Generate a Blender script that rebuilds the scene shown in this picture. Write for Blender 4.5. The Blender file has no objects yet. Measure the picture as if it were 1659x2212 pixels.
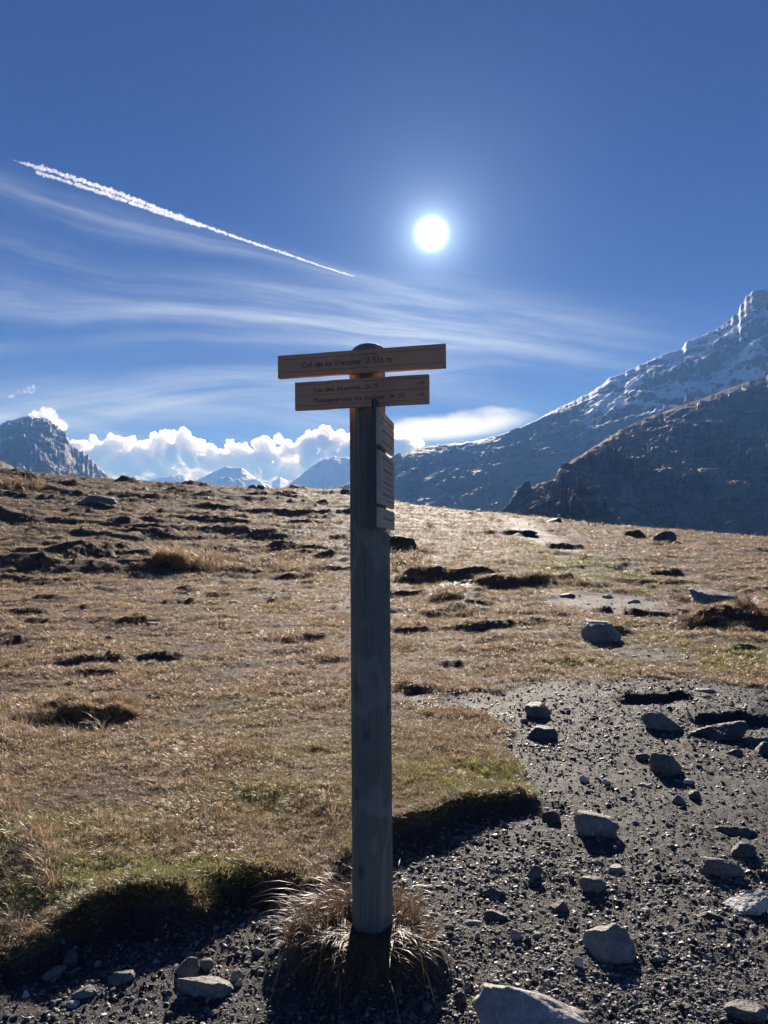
import bpy, bmesh, math, random
import numpy as np
from mathutils import Vector, Matrix, Euler

sc = bpy.context.scene
COL = sc.collection
R = math.radians

# ------------------------------------------------------------------ camera, sun, sky, exposure
CAM_Z = 1.5
HORIZON = 1148.0          # picture row of the horizon, on a 1659-wide grid
PITCH = math.atan((HORIZON - 1106.0) / 1659.0)
cam_d = bpy.data.cameras.new('camera'); cam = bpy.data.objects.new('camera', cam_d); COL.objects.link(cam)
cam_d.sensor_fit = 'HORIZONTAL'; cam_d.sensor_width = 36; cam_d.lens = 36
cam_d.clip_start = 0.05; cam_d.clip_end = 200000
cam.location = (0, 0, CAM_Z); cam.rotation_euler = (R(90) + PITCH, 0, 0)
sc.camera = cam

SUN_AZ = math.atan2(933 - 829.5, 1659)
SUN_EL = math.atan2(1106 - 505, math.hypot(1659, 933 - 829.5)) + PITCH
SUN = Vector((math.sin(SUN_AZ) * math.cos(SUN_EL), math.cos(SUN_AZ) * math.cos(SUN_EL), math.sin(SUN_EL)))
sun_d = bpy.data.lights.new('sun', 'SUN'); sun_o = bpy.data.objects.new('sun', sun_d); COL.objects.link(sun_o)
sun_d.energy = 4.7; sun_d.angle = R(0.5); sun_d.color = (1.0, 0.945, 0.95)
sun_o.rotation_euler = SUN.to_track_quat('Z', 'Y').to_euler()

sc.view_settings.view_transform = 'Standard'; sc.view_settings.look = 'None'
sc.view_settings.exposure = 0.88; sc.view_settings.gamma = 1.0
sc.view_settings.use_curve_mapping = False
sc.render.engine = 'CYCLES'
cy = sc.cycles
cy.max_bounces = 12; cy.diffuse_bounces = 3; cy.glossy_bounces = 2; cy.transmission_bounces = 4
cy.volume_bounces = 12; cy.transparent_max_bounces = 8
cy.use_denoising = True; cy.sample_clamp_indirect = 4.0
cy.volume_max_steps = 64


class E:
    """A node socket with arithmetic."""
    def __init__(s, nt, sock): s.nt = nt; s.s = sock
    def _m(s, op, *a):
        n = s.nt.nodes.new('ShaderNodeMath'); n.operation = op
        for i, v in enumerate(a):
            if isinstance(v, E): s.nt.links.new(v.s, n.inputs[i])
            else: n.inputs[i].default_value = v
        return E(s.nt, n.outputs[0])
    def __add__(s, o): return s._m('ADD', s, o)
    __radd__ = __add__
    def __sub__(s, o): return s._m('SUBTRACT', s, o)
    def __rsub__(s, o): return s._m('SUBTRACT', o, s)
    def __mul__(s, o): return s._m('MULTIPLY', s, o)
    __rmul__ = __mul__
    def __truediv__(s, o): return s._m('DIVIDE', s, o)
    def __pow__(s, o): return s._m('POWER', s, o)
    def __neg__(s): return s * -1.0
    def f(s, op, *a): return s._m(op, s, *a)
    def clamp(s): return s._m('MAXIMUM', s._m('MINIMUM', s, 1.0), 0.0)
    def ss(s, a, b):
        n = s.nt.nodes.new('ShaderNodeMapRange'); n.interpolation_type = 'SMOOTHSTEP'
        s.nt.links.new(s.s, n.inputs[0]); n.inputs[1].default_value = a; n.inputs[2].default_value = b
        return E(s.nt, n.outputs[0])


def comb(nt, x, y, z):
    n = nt.nodes.new('ShaderNodeCombineXYZ')
    for i, v in enumerate((x, y, z)):
        if isinstance(v, E): nt.links.new(v.s, n.inputs[i])
        else: n.inputs[i].default_value = v
    return n.outputs[0]


def noise(nt, vec, scale=1.0, detail=3.0, rough=0.5, dist=0.0, color=False):
    n = nt.nodes.new('ShaderNodeTexNoise')
    if vec is not None: nt.links.new(vec.s if isinstance(vec, E) else vec, n.inputs['Vector'])
    n.inputs['Scale'].default_value = scale; n.inputs['Detail'].default_value = detail
    n.inputs['Roughness'].default_value = rough; n.inputs['Distortion'].default_value = dist
    return E(nt, n.outputs[1 if color else 0])


def mixc(nt, fac, a, b):
    n = nt.nodes.new('ShaderNodeMix'); n.data_type = 'RGBA'
    for i, v in ((0, fac), (6, a), (7, b)):
        if isinstance(v, E): nt.links.new(v.s, n.inputs[i])
        elif hasattr(v, 'node'): nt.links.new(v, n.inputs[i])
        elif i == 0: n.inputs[0].default_value = v
        else: n.inputs[i].default_value = (*v, 1)
    return E(nt, n.outputs[2])


def gauss(e, c, w):
    d = (e - c) / w
    return (-(d * d)).f('EXPONENT')


def build_world():
    w = bpy.data.worlds.new('World'); sc.world = w; w.use_nodes = True
    nt = w.node_tree; nt.nodes.clear(); L = nt.links
    K = 0.1                                       # strength of the sky
    sky = nt.nodes.new('ShaderNodeTexSky'); sky.sky_type = 'NISHITA'; sky.sun_disc = False
    sky.sun_elevation = SUN_EL; sky.sun_rotation = SUN_AZ
    sky.altitude = 2500; sky.air_density = 1.0; sky.dust_density = 0.15; sky.ozone_density = 3.0
    tc = nt.nodes.new('ShaderNodeTexCoord')
    sep = nt.nodes.new('ShaderNodeSeparateXYZ'); L.new(tc.outputs['Generated'], sep.inputs[0])
    x, y, z = (E(nt, sep.outputs[i]) for i in range(3))
    dot = x * SUN.x + y * SUN.y + z * SUN.z
    ang = dot.f('MINIMUM', 1.0).f('ARCCOSINE') * (180 / math.pi)
    # sky light scattered close to the sun
    disc = (-((ang / 0.62) ** 2.0)).f('EXPONENT') * 2.0
    halo = (-(ang / 0.95)).f('EXPONENT') * 1.25 + (-(ang / 3.8)).f('EXPONENT') * 0.20 + (-(ang / 13.0)).f('EXPONENT') * 0.032
    # the directions of the sky as slopes
    yy = y.f('MAXIMUM', 0.12)
    gx = x / yy; gz = z / yy
    dz = gz - 0.234; dx = 0.303 - gx
    phi = dz.f('ARCTAN2', dx.f('ABSOLUTE') + 0.02)
    rho = (dx * dx + dz * dz).f('SQRT')
    wob = noise(nt, comb(nt, gx * 1.6, gz * 2.5, 3.1), 2.0, 3) - 0.5
    ph = phi + wob * 0.09
    st = noise(nt, comb(nt, ph * 13.0, rho * 1.1, 0.0), 1.0, 4, 0.6)
    st2 = noise(nt, comb(nt, ph * 46.0, rho * 3.2, 7.0), 1.0, 4, 0.6)
    pat = noise(nt, comb(nt, gx * 2.2, gz * 6.5, 1.0), 1.0, 4, 0.55)
    fine = noise(nt, comb(nt, gx * 14.0, gz * 26.0, 2.0), 1.0, 4, 0.6)
    bands = (gauss(ph, 0.255, 0.028) * 0.55 + gauss(ph, 0.085, 0.030) * 0.85 + gauss(ph, 0.155, 0.03) * 0.35
             + gauss(ph, -0.105, 0.06) * 0.85 + gauss(ph, 0.02, 0.018) * 0.35)
    left = 1.0 - gx.ss(-0.10, 0.42)
    tex = (st * 0.45 + st2 * 0.55).ss(0.30, 0.72) * (pat.ss(0.30, 0.62) * 0.75 + 0.25)
    cir = bands * left * tex * rho.ss(0.06, 0.30)
    lv = noise(nt, comb(nt, gx * 2.6, (gz + gx * 0.13 + wob * 0.03) * 34.0, 4.0), 1.0, 5, 0.62)
    lv = lv.ss(0.36, 0.70) * (pat.ss(0.28, 0.60) * 0.7 + 0.3)
    # the broad thin veil below the sun, thinning to the right
    veil = gauss(gz - gx * -0.10, 0.275, 0.05) * gauss(gx, 0.07, 0.26) * (lv * 0.85 + fine * 0.25 + 0.06)
    low = gauss(gz, 0.125, 0.055) * (1.0 - gx.ss(0.0, 0.30)) * (lv * 0.75 + 0.10)
    alpha = (cir * 1.0 + veil * 0.75 + low * 0.85).clamp() * gz.ss(0.0, 0.06) * 0.8
    alpha = alpha * y.ss(0.1, 0.5)
    # a bright ragged wisp low in the sky
    wx = gx - 0.088; wz = gz - 0.138 - wx * 0.10
    wn = noise(nt, comb(nt, gx * 9.0, gz * 24.0, 5.0), 1.0, 5, 0.6) - 0.5
    wd = ((wx / 0.105) ** 2.0 + ((wz + wn * 0.02) / 0.019) ** 2.0)
    wisp = (1.0 - (wd + wn * 1.4).ss(0.15, 1.25)) * 0.85 * y.ss(0.1, 0.5)
    ccol = ((-(ang / 16.0)).f('EXPONENT') * 0.30 + 0.34)
    # put together
    vm = nt.nodes.new('ShaderNodeVectorMath'); vm.operation = 'MULTIPLY'
    L.new(sky.outputs[0], vm.inputs[0]); vm.inputs[1].default_value = (0.020, 0.079, 0.242)
    base = vm.outputs[0]
    cc = nt.nodes.new('ShaderNodeVectorMath'); cc.operation = 'SCALE'
    cc.inputs[0].default_value = (0.80 / K, 0.90 / K, 1.06 / K); L.new(ccol.s, cc.inputs['Scale'])
    m1 = mixc(nt, alpha, base, cc.outputs[0])
    m2 = mixc(nt, wisp, m1, (0.66 / K, 0.67 / K, 0.66 / K))
    gl = nt.nodes.new('ShaderNodeVectorMath'); gl.operation = 'SCALE'
    gl.inputs[0].default_value = (0.58 / K, 0.80 / K, 1.10 / K); L.new((halo + disc * 4.0).s, gl.inputs['Scale'])
    ad = nt.nodes.new('ShaderNodeVectorMath'); ad.operation = 'ADD'
    L.new(m2.s, ad.inputs[0]); L.new(gl.outputs[0], ad.inputs[1])
    bg = nt.nodes.new('ShaderNodeBackground'); bg.inputs[1].default_value = K
    L.new(ad.outputs[0], bg.inputs[0])
    out = nt.nodes.new('ShaderNodeOutputWorld'); L.new(bg.outputs[0], out.inputs[0])
    w.cycles.sampling_method = 'MANUAL'; w.cycles.sample_map_resolution = 2048


build_world()

# ------------------------------------------------------------------ helpers
rng = np.random.default_rng(7)


def _perm(seed):
    p = np.random.default_rng(seed).permutation(256)
    return np.concatenate([p, p])


_P = {}


def perlin2(x, y, seed=0):
    if seed not in _P: _P[seed] = _perm(seed)
    p = _P[seed]
    xi = np.floor(x).astype(np.int64); yi = np.floor(y).astype(np.int64)
    xf = x - xi; yf = y - yi
    xi &= 255; yi &= 255
    u = xf * xf * xf * (xf * (xf * 6 - 15) + 10); v = yf * yf * yf * (yf * (yf * 6 - 15) + 10)
    def g(ix, iy, fx, fy):
        h = p[p[ix & 255] + (iy & 255)] * (2 * math.pi / 256)
        return np.cos(h) * fx + np.sin(h) * fy
    a = g(xi, yi, xf, yf); b = g(xi + 1, yi, xf - 1, yf)
    c = g(xi, yi + 1, xf, yf - 1); d = g(xi + 1, yi + 1, xf - 1, yf - 1)
    a += u * (b - a); c += u * (d - c)
    return (a + v * (c - a)) * 1.5


def fbm2(x, y, octv=4, seed=0, gain=0.5, lac=2.03):
    s = 0.0; a = 1.0; n = 0.0
    for i in range(octv):
        s = s + a * perlin2(x + 17.3 * i, y - 9.1 * i, seed + i); n += a
        a *= gain; x = x * lac; y = y * lac
    return s / n * 1.4


def ridged2(x, y, octv=4, seed=0, gain=0.5):
    s = 0.0; a = 1.0; n = 0.0
    for i in range(octv):
        s = s + a * (1 - np.abs(perlin2(x + 5.7 * i, y + 3.3 * i, seed + i)) * 1.6); n += a
        a *= gain; x = x * 2.07; y = y * 2.07
    return s / n


_G3 = np.random.default_rng(99).normal(size=(256, 3)); _G3 /= np.linalg.norm(_G3, axis=1)[:, None]


def perlin3(q, seed=0):
    if seed not in _P: _P[seed] = _perm(seed)
    p = _P[seed]
    i = np.floor(q).astype(np.int64); f = q - i
    u = f * f * f * (f * (f * 6 - 15) + 10)
    r = np.zeros(len(q))
    for dx in (0, 1):
        for dy in (0, 1):
            for dz in (0, 1):
                h = p[p[p[(i[:, 0] + dx) & 255] + ((i[:, 1] + dy) & 255)] + ((i[:, 2] + dz) & 255)]
                g = _G3[h]
                dd = (g * (f - np.array([dx, dy, dz]))).sum(1)
                w = (u[:, 0] if dx else 1 - u[:, 0]) * (u[:, 1] if dy else 1 - u[:, 1]) * (u[:, 2] if dz else 1 - u[:, 2])
                r += w * dd
    return r * 1.5


def fbm3(q, octv=4, seed=0, gain=0.5):
    s = 0; a = 1.0; n = 0
    for k in range(octv):
        s = s + a * perlin3(q + k * 13.7, seed + k); n += a; a *= gain; q = q * 2.03
    return s / n * 1.4


def sstep(a, b, x):
    t = np.clip((x - a) / (b - a), 0, 1)
    return t * t * (3 - 2 * t)


def mesh_from(name, verts, faces, smooth=True, attrs=None, mat=None):
    verts = np.asarray(verts, dtype=np.float32); faces = np.asarray(faces, dtype=np.int32)
    me = bpy.data.meshes.new(name)
    k = faces.shape[1]; nf = len(faces)
    me.vertices.add(len(verts)); me.vertices.foreach_set('co', verts.ravel())
    me.loops.add(nf * k); me.loops.foreach_set('vertex_index', faces.ravel())
    me.polygons.add(nf); me.polygons.foreach_set('loop_start', np.arange(0, nf * k, k, dtype=np.int32))
    me.update(calc_edges=True)
    me.polygons.foreach_set('use_smooth', np.full(nf, smooth, dtype=bool))
    for an, av in (attrs or {}).items():
        a = me.attributes.new(an, 'FLOAT', 'POINT'); a.data.foreach_set('value', np.asarray(av, dtype=np.float32))
    if mat: me.materials.append(mat)
    return me


def tag(o, label=None, cat=None, group=None, kind=None):
    if label: o['label'] = label
    if cat: o['category'] = cat
    if group: o['group'] = group
    if kind: o['kind'] = kind
    return o


def obj(name, data, parent=None, loc=None):
    o = bpy.data.objects.new(name, data); COL.objects.link(o)
    if parent: o.parent = parent
    if loc is not None: o.location = loc
    return o


def grid_faces(nr, nc, wrap=False):
    i = np.arange(nr - 1)[:, None]; j = np.arange(nc if wrap else nc - 1)[None, :]
    j2 = (j + 1) % nc
    a = i * nc + j; b = i * nc + j2; c = (i + 1) * nc + j2; d = (i + 1) * nc + j
    return np.stack([a, b, c, d], -1).reshape(-1, 4)


# pixel (1659-wide grid) -> ray direction
def ray(u, v):
    u = np.asarray(u, float); v = np.asarray(v, float)
    a = 1106.0 - v; f = 1659.0
    Y = f * math.cos(PITCH) - a * math.sin(PITCH); Z = a * math.cos(PITCH) + f * math.sin(PITCH)
    return (u - 829.5) / Y, Z / Y               # X per unit Y, Z per unit Y


def az_of(u): return np.arctan2(np.asarray(u, float) - 829.5, 1659.0)


# ------------------------------------------------------------------ materials
def new_mat(name):
    m = bpy.data.materials.new(name); m.use_nodes = True
    nt = m.node_tree; nt.nodes.clear()
    out = nt.nodes.new('ShaderNodeOutputMaterial')
    return m, nt, out


def pbsdf(nt, out, col, rough=0.8, spec=0.3, bump=None, bstr=0.3, bdist=0.02):
    b = nt.nodes.new('ShaderNodeBsdfPrincipled')
    if isinstance(col, E): nt.links.new(col.s, b.inputs['Base Color'])
    else: b.inputs['Base Color'].default_value = (*col, 1)
    if isinstance(rough, E): nt.links.new(rough.s, b.inputs['Roughness'])
    else: b.inputs['Roughness'].default_value = rough
    if isinstance(spec, E): nt.links.new(spec.s, b.inputs['Specular IOR Level'])
    else: b.inputs['Specular IOR Level'].default_value = spec
    if bump is not None:
        bn = nt.nodes.new('ShaderNodeBump'); bn.inputs['Strength'].default_value = bstr
        bn.inputs['Distance'].default_value = bdist
        nt.links.new(bump.s, bn.inputs['Height']); nt.links.new(bn.outputs[0], b.inputs['Normal'])
    nt.links.new(b.outputs[0], out.inputs[0])
    return b


def coords(nt, which='Object'):
    return nt.nodes.new('ShaderNodeTexCoord').outputs[which]


def geo(nt, which='Position'):
    return nt.nodes.new('ShaderNodeNewGeometry').outputs[which]


def attr(nt, name, typ='GEOMETRY'):
    n = nt.nodes.new('ShaderNodeAttribute'); n.attribute_name = name; n.attribute_type = typ
    return E(nt, n.outputs['Fac'])


def scaled(nt, vec, s):
    n = nt.nodes.new('ShaderNodeVectorMath'); n.operation = 'MULTIPLY'
    nt.links.new(vec, n.inputs[0]); n.inputs[1].default_value = s
    return n.outputs[0]


def objrand(nt): return E(nt, nt.nodes.new('ShaderNodeObjectInfo').outputs['Random'])


def rock_mat(name, c1, c2, c3=None, spec=0.35, lichen=0.0, sc_=1.0, strat=0.0):
    m, nt, out = new_mat(name)
    co = coords(nt)
    n1 = noise(nt, co, 6 * sc_, 6, 0.65); n2 = noise(nt, co, 45 * sc_, 5, 0.7); n3 = noise(nt, co, 2.2 * sc_, 3)
    col = mixc(nt, n1.ss(0.35, 0.68), c1, c2)
    if c3: col = mixc(nt, n3.ss(0.5, 0.7) * 0.8, col, c3)
    col = mixc(nt, n2.ss(0.53, 0.72) * 0.65, col, tuple(min(1, v * 1.7) for v in c2))
    col = mixc(nt, n2.ss(0.47, 0.30) * 0.5, col, tuple(v * 0.45 for v in c1))
    h = n1 * 0.7 + n2 * 0.35
    if strat:
        w = noise(nt, scaled(nt, co, (1.5 * sc_, 1.5 * sc_, 26 * sc_)), 1.0, 4, 0.6)
        h = h + w * strat
        col = mixc(nt, w.ss(0.55, 0.40) * 0.5 * strat, col, tuple(v * 0.4 for v in c1))
    li = noise(nt, co, 17 * sc_, 5, 0.7)
    col = mixc(nt, li.ss(0.60, 0.66) * .6, col, tuple(v * .4 for v in c1))
    rv = objrand(nt)
    hs = nt.nodes.new('ShaderNodeHueSaturation'); nt.links.new(col.s, hs.inputs['Color'])
    nt.links.new((rv * 0.5 + 0.75).s, hs.inputs['Value'])
    col = E(nt, hs.outputs[0])
    pbsdf(nt, out, col, 0.62, spec, h, 0.9, 0.03 / sc_)
    return m


M = {}
M['rock_grey'] = rock_mat('grey_rock', (0.12, 0.122, 0.118), (0.23, 0.23, 0.22), (0.18, 0.165, 0.14))
M['rock_tan'] = rock_mat('tan_rock', (0.22, 0.205, 0.175), (0.34, 0.32, 0.285), (0.15, 0.14, 0.12))
M['rock_dark'] = rock_mat('dark_slate', (0.055, 0.058, 0.062), (0.11, 0.11, 0.115), (0.09, 0.08, 0.07), 0.5, strat=0.6)
M['rock_brown'] = rock_mat('brown_rock', (0.13, 0.12, 0.105), (0.23, 0.215, 0.19), (0.07, 0.065, 0.06), 0.35, strat=0.5)
M['rock_white'] = rock_mat('pale_quartz', (0.38, 0.345, 0.30), (0.56, 0.53, 0.49), (0.24, 0.205, 0.165), 0.4)
M['rock_slab'] = rock_mat('slab_rock', (0.21, 0.215, 0.21), (0.34, 0.34, 0.33), (0.14, 0.14, 0.14), 0.4, strat=0.4, sc_=0.4)


def terrain_mat():
    m, nt, out = new_mat('alpine_ground')
    pos = geo(nt)
    dirt = attr(nt, 'dirt'); green = attr(nt, 'green')
    n1 = noise(nt, pos, 0.55, 5, 0.6); n2 = noise(nt, pos, 7, 5, 0.65); n3 = noise(nt, pos, 60, 4, 0.7)
    n4 = noise(nt, pos, 230, 2, 0.6)
    g = mixc(nt, n2.ss(0.3, 0.7), (0.07, 0.051, 0.037), (0.155, 0.115, 0.083))
    g = mixc(nt, n1.ss(0.40, 0.66) * 0.6, g, (0.15, 0.10, 0.075))
    g = mixc(nt, n3.ss(0.42, 0.68) * 0.6, g, (0.045, 0.032, 0.021))
    gr = mixc(nt, n2.ss(0.3, 0.7), (0.08, 0.075, 0.022), (0.19, 0.155, 0.045))
    gr = mixc(nt, n3.ss(0.45, 0.68) * 0.5, gr, (0.06, 0.06, 0.02))
    g = mixc(nt, green * 0.85, g, gr)
    d = mixc(nt, n2.ss(0.35, 0.7), (0.017, 0.0175, 0.0185), (0.037, 0.037, 0.038))
    d = mixc(nt, n3.ss(0.45, 0.62) * 0.6, d, (0.058, 0.058, 0.059))
    d = mixc(nt, n4.ss(0.60, 0.70) * 0.5, d, (0.24, 0.235, 0.225))
    d = mixc(nt, n3.ss(0.46, 0.34) * 0.6, d, (0.035, 0.033, 0.031))
    dm = (dirt + (n3 - 0.5) * 0.5 + (n2 - 0.5) * 0.5).ss(0.38, 0.62)
    col = mixc(nt, dm, g, d)
    h = n3 * 0.8 + n4 * 0.4 + n2 * 0.6
    pbsdf(nt, out, col, 0.72, dm * 0.25 + 0.08, h, 0.8, 0.03)
    return m


def mountain_mat(name, rock_a, rock_b, grass=None, snow=None, rscale=1.0, spec=0.3):
    """snow = weight attribute present on the mesh; grass likewise."""
    m, nt, out = new_mat(name)
    pos = geo(nt)
    s = rscale
    n1 = noise(nt, pos, 0.02 * s, 6, 0.62); n2 = noise(nt, pos, 0.11 * s, 6, 0.68)
    st = noise(nt, scaled(nt, pos, (0.006 * s, 0.006 * s, 0.07 * s)), 1.0, 6, 0.65)
    col = mixc(nt, (n1 * 0.5 + n2 * 0.5).ss(0.38, 0.62), rock_a, rock_b)
    col = mixc(nt, st.ss(0.5, 0.38) * 0.6, col, tuple(v * 0.45 for v in rock_a))
    rough = 0.75
    if grass:
        gw = attr(nt, 'grass')
        gm = (gw + (n2 - 0.5) * 1.3 + (n1 - 0.5) * 0.6).ss(0.42, 0.58)
        col = mixc(nt, gm, col, mixc(nt, n2.ss(0.35, 0.65), grass[0], grass[1]))
        rough = gm * 0.25 + 0.6
    if snow:
        sw = attr(nt, 'snow')
        sm = (sw + (n2 - 0.5) * 0.9 + (n1 - 0.5) * 0.7 + (st - 0.5) * 0.3).ss(0.44, 0.58)
        col = mixc(nt, sm, col, (0.80, 0.82, 0.86))
    pbsdf(nt, out, col, rough, spec, n2 * 0.6 + st * 0.6, 0.8, 8.0 / s)
    return m


# ------------------------------------------------------------------ the lie of the land
RID_U = np.array([-900, -300, 0, 100, 240, 330, 550, 620, 750, 860, 1000, 1100, 1200, 1300, 1480, 1659, 2000, 2600])
RID_V = np.array([1025, 1012, 1018, 1026, 1035, 1044, 1055, 1056, 1063, 1086, 1104, 1111, 1122, 1135, 1149, 1163, 1180, 1185])
RID_R = np.array([66, 64, 62, 62, 60, 60, 58, 57, 55, 52, 48, 46, 45, 43, 40, 36, 34, 34])
RID_F = np.array([20, 20, 20, 20, 20, 20, 20, 19, 17, 14, 11, 10, 9.5, 9, 9, 8.5, 8, 8])
_a = az_of(RID_U)
_e = (HORIZON - RID_V) / 1659.0 * np.cos(_a)      # rise per metre of ground distance
AZK = np.concatenate([[-math.pi], [-2.0], _a, [2.0], [math.pi]])
EK = np.concatenate([[0.0], [0.03], _e, [-0.01], [0.0]])
RK = np.concatenate([[60], [64], RID_R, [40], [60]])
FK = np.concatenate([[15], [18], RID_F, [9], [15]])


def H0(x, y):
    x = np.asarray(x, float); y = np.asarray(y, float)
    r = np.hypot(x, y); az = np.arctan2(x, y)
    e = np.interp(az, AZK, EK); Rr = np.interp(az, AZK, RK); F = np.interp(az, AZK, FK)
    zr = CAM_Z + e * Rr
    zf = 0.16 * sstep(5, 16, r)
    t = np.clip((r - F) / (Rr - F), 0, 1)
    zf0 = 0.16 * sstep(5, 16, F)
    z = np.where(r < F, zf, zf0 + (zr - zf0) * (0.25 * t + 0.75 * t ** 1.5))
    over = np.clip(r - Rr, 0, None)
    z = z - np.where(over < 40, over * over * 0.006, 9.6 + (over - 40) * 0.22 * np.exp(-np.clip(over - 40, 0, None) / 500.0))
    z = np.maximum(z, -95 + 0 * r)
    return z


def hit(u, v, Hf=H0, rmax=160.0):
    """where the line of sight through a picture point meets the ground"""
    u = np.atleast_1d(np.asarray(u, float)); v = np.atleast_1d(np.asarray(v, float))
    X, Z = ray(u, v)
    ys = np.exp(np.linspace(math.log(1.2), math.log(rmax), 420))
    Yg = ys[None, :]
    d = CAM_Z + Z[:, None] * Yg - Hf(X[:, None] * Yg, np.broadcast_to(Yg, (len(u), len(ys))))
    under = d < 0
    k = np.where(under.any(1), under.argmax(1), len(ys) - 1); k = np.maximum(k, 1)
    ii = np.arange(len(u)); d0 = d[ii, k - 1]; d1 = d[ii, k]
    t = np.where(d1 < 0, d0 / (d0 - d1 + 1e-9), 1.0)
    Y = ys[k - 1] + (ys[k] - ys[k - 1]) * t
    return np.stack([X * Y, Y], -1)


# edge of the turf: (u, v, height of the step)
EDGE = [(-700, 2130, .07), (-300, 2085, .07), (0, 2052, .04), (75, 2030, .06), (150, 2003, .10), (225, 1976, .125), (300, 1960, .13), (400, 1964, .13),
        (445, 1955, .07), (466, 1912, .10), (520, 1895, .10), (600, 1890, .09), (680, 1885, .06), (760, 1850, .06), (815, 1815, .07), (862, 1789, .105),
        (925, 1768, .105), (995, 1740, .10), (1070, 1719, .08), (1130, 1710, .07), (1163, 1716, .05), (1156, 1690, .03), (1130, 1645, .03),
        (1108, 1618, .03), (1092, 1604, .03), (1108, 1560, .03), (1070, 1540, .03), (1000, 1523, .02), (960, 1512, .01), (985, 1496, .01), (1040, 1482, .01),
        (1100, 1470, .01), (1200, 1460, .01), (1350, 1452, .01), (1500, 1452, .01), (1659, 1466, .01), (1900, 1475, .01), (2500, 1490, .01)]
_E = np.array(EDGE)
_ep = hit(_E[:, 0], _E[:, 1], lambda x, y: H0(x, y) + 0.075)
POLY = np.concatenate([_ep, [[9, -3], [0, -6], [-9, -3]]]); POLY_H = np.concatenate([_E[:, 2], [.01, .01, .07]])


def turf_sd(x, y):
    """signed distance to the turf edge (positive on the turf), and the height of the step there"""
    sh = x.shape; x = x.ravel(); y = y.ravel()
    best = np.full(x.shape, 1e9); hh = np.zeros(x.shape); inside = np.zeros(x.shape, bool)
    n = len(POLY)
    for i in range(n):
        ax, ay = POLY[i]; bx, by = POLY[(i + 1) % n]
        dx, dy = bx - ax, by - ay
        t = np.clip(((x - ax) * dx + (y - ay) * dy) / (dx * dx + dy * dy + 1e-12), 0, 1)
        d = np.hypot(x - ax - t * dx, y - ay - t * dy)
        m = d < best
        best = np.where(m, d, best); hh = np.where(m, POLY_H[i] + t * (POLY_H[(i + 1) % n] - POLY_H[i]), hh)
        c = ((ay > y) != (by > y)) & (x < (bx - ax) * (y - ay) / (by - ay + 1e-12) + ax)
        inside ^= c
    return np.where(inside, -best, best).reshape(sh), hh.reshape(sh)


POST = np.array([(806 - 829.5) / 1659 * 2.70, 2.70])
# banks: upper edge from (u0,v0) to (u1,v1), drop, how far it fades back, hollow in front
BANKS = [(22, 1566, 298, 1548, .13, .9, .07), (296, 1421, 400, 1421, .07, .6, .10), (118, 1436, 282, 1428, .07, .7, .04), (180, 1468, 256, 1462, .09, .5, .03),
         (-30, 1392, 60, 1384, .10, .8, .04), (268, 1352, 332, 1346, .13, .5, .02), (858, 1256, 1075, 1250, .30, 1.5, .12), (1030, 1263, 1270, 1258, .26, 1.5, .10),
         (905, 1330, 1060, 1323, .12, .8, .05), (1000, 1306, 1076, 1302, .10, .7, .04), (925, 1298, 975, 1296, .08, .6, .03), (846, 1190, 905, 1186, .55, 2.5, .2),
         (855, 1366, 935, 1362, .07, .6, .03), (1485, 1342, 1760, 1362, .26, 1.4, .06), (1410, 1243, 1492, 1240, .16, 1.2, .04), (1350, 1160, 1400, 1160, .3, 2, .08),
         (1575, 1408, 1640, 1406, .07, .5, .03), (1120, 1158, 1158, 1156, .35, 1.5, .2), (1176, 1182, 1270, 1186, .2, 1.2, .06), (1330, 1512, 1500, 1506, .06, .5, .05),
         (1480, 1552, 1700, 1560, .08, .6, .05), (150, 1318, 215, 1314, .07, .6, .03), (60, 1345, 120, 1342, .07, .6, .03), (560, 1640, 730, 1636, .04, .4, .02),
         (640, 1385, 715, 1380, .06, .6, .02), (420, 1305, 470, 1302, .08, .7, .03), (455, 1290, 500, 1287, .08, .7, .03), (690, 1430, 760, 1426, .05, .5, .02),
         (310, 1232, 560, 1240, .10, 2.5, .0), (1200, 1330, 1255, 1327, .05, .6, .02), (1090, 1352, 1150, 1350, .05, .6, .02), (100, 1545, 180, 1540, .05, .5, .02),
         (20, 1240, 120, 1232, .20, 1.6, .05), (150, 1222, 260, 1214, .28, 1.6, .05), (560, 1300, 640, 1296, .06, .7, .02), (950, 1440, 1010, 1437, .05, .5, .02),
         (1040, 1425, 1100, 1420, .05, .5, .02), (860, 1495, 940, 1490, .05, .5, .03)]
_B = np.array(BANKS, float)
_b0 = hit(_B[:, 0], _B[:, 1]); _b1 = hit(_B[:, 2], _B[:, 3])

# bare trodden patches and green mossy patches: centre and half size in the picture -> ellipses on the ground
def patches(lst):
    a = np.array(lst, float); c = hit(a[:, 0], a[:, 1]); f = hit(a[:, 0], a[:, 1] - a[:, 3]); n = hit(a[:, 0], a[:, 1] + a[:, 3])
    rx = a[:, 2] / 1659 * c[:, 1]; ry = (f[:, 1] - n[:, 1]) / 2
    return [(c[i, 0], (f[i, 1] + n[i, 1]) / 2, rx[i], ry[i], a[i, 4]) for i in range(len(a))]


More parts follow.
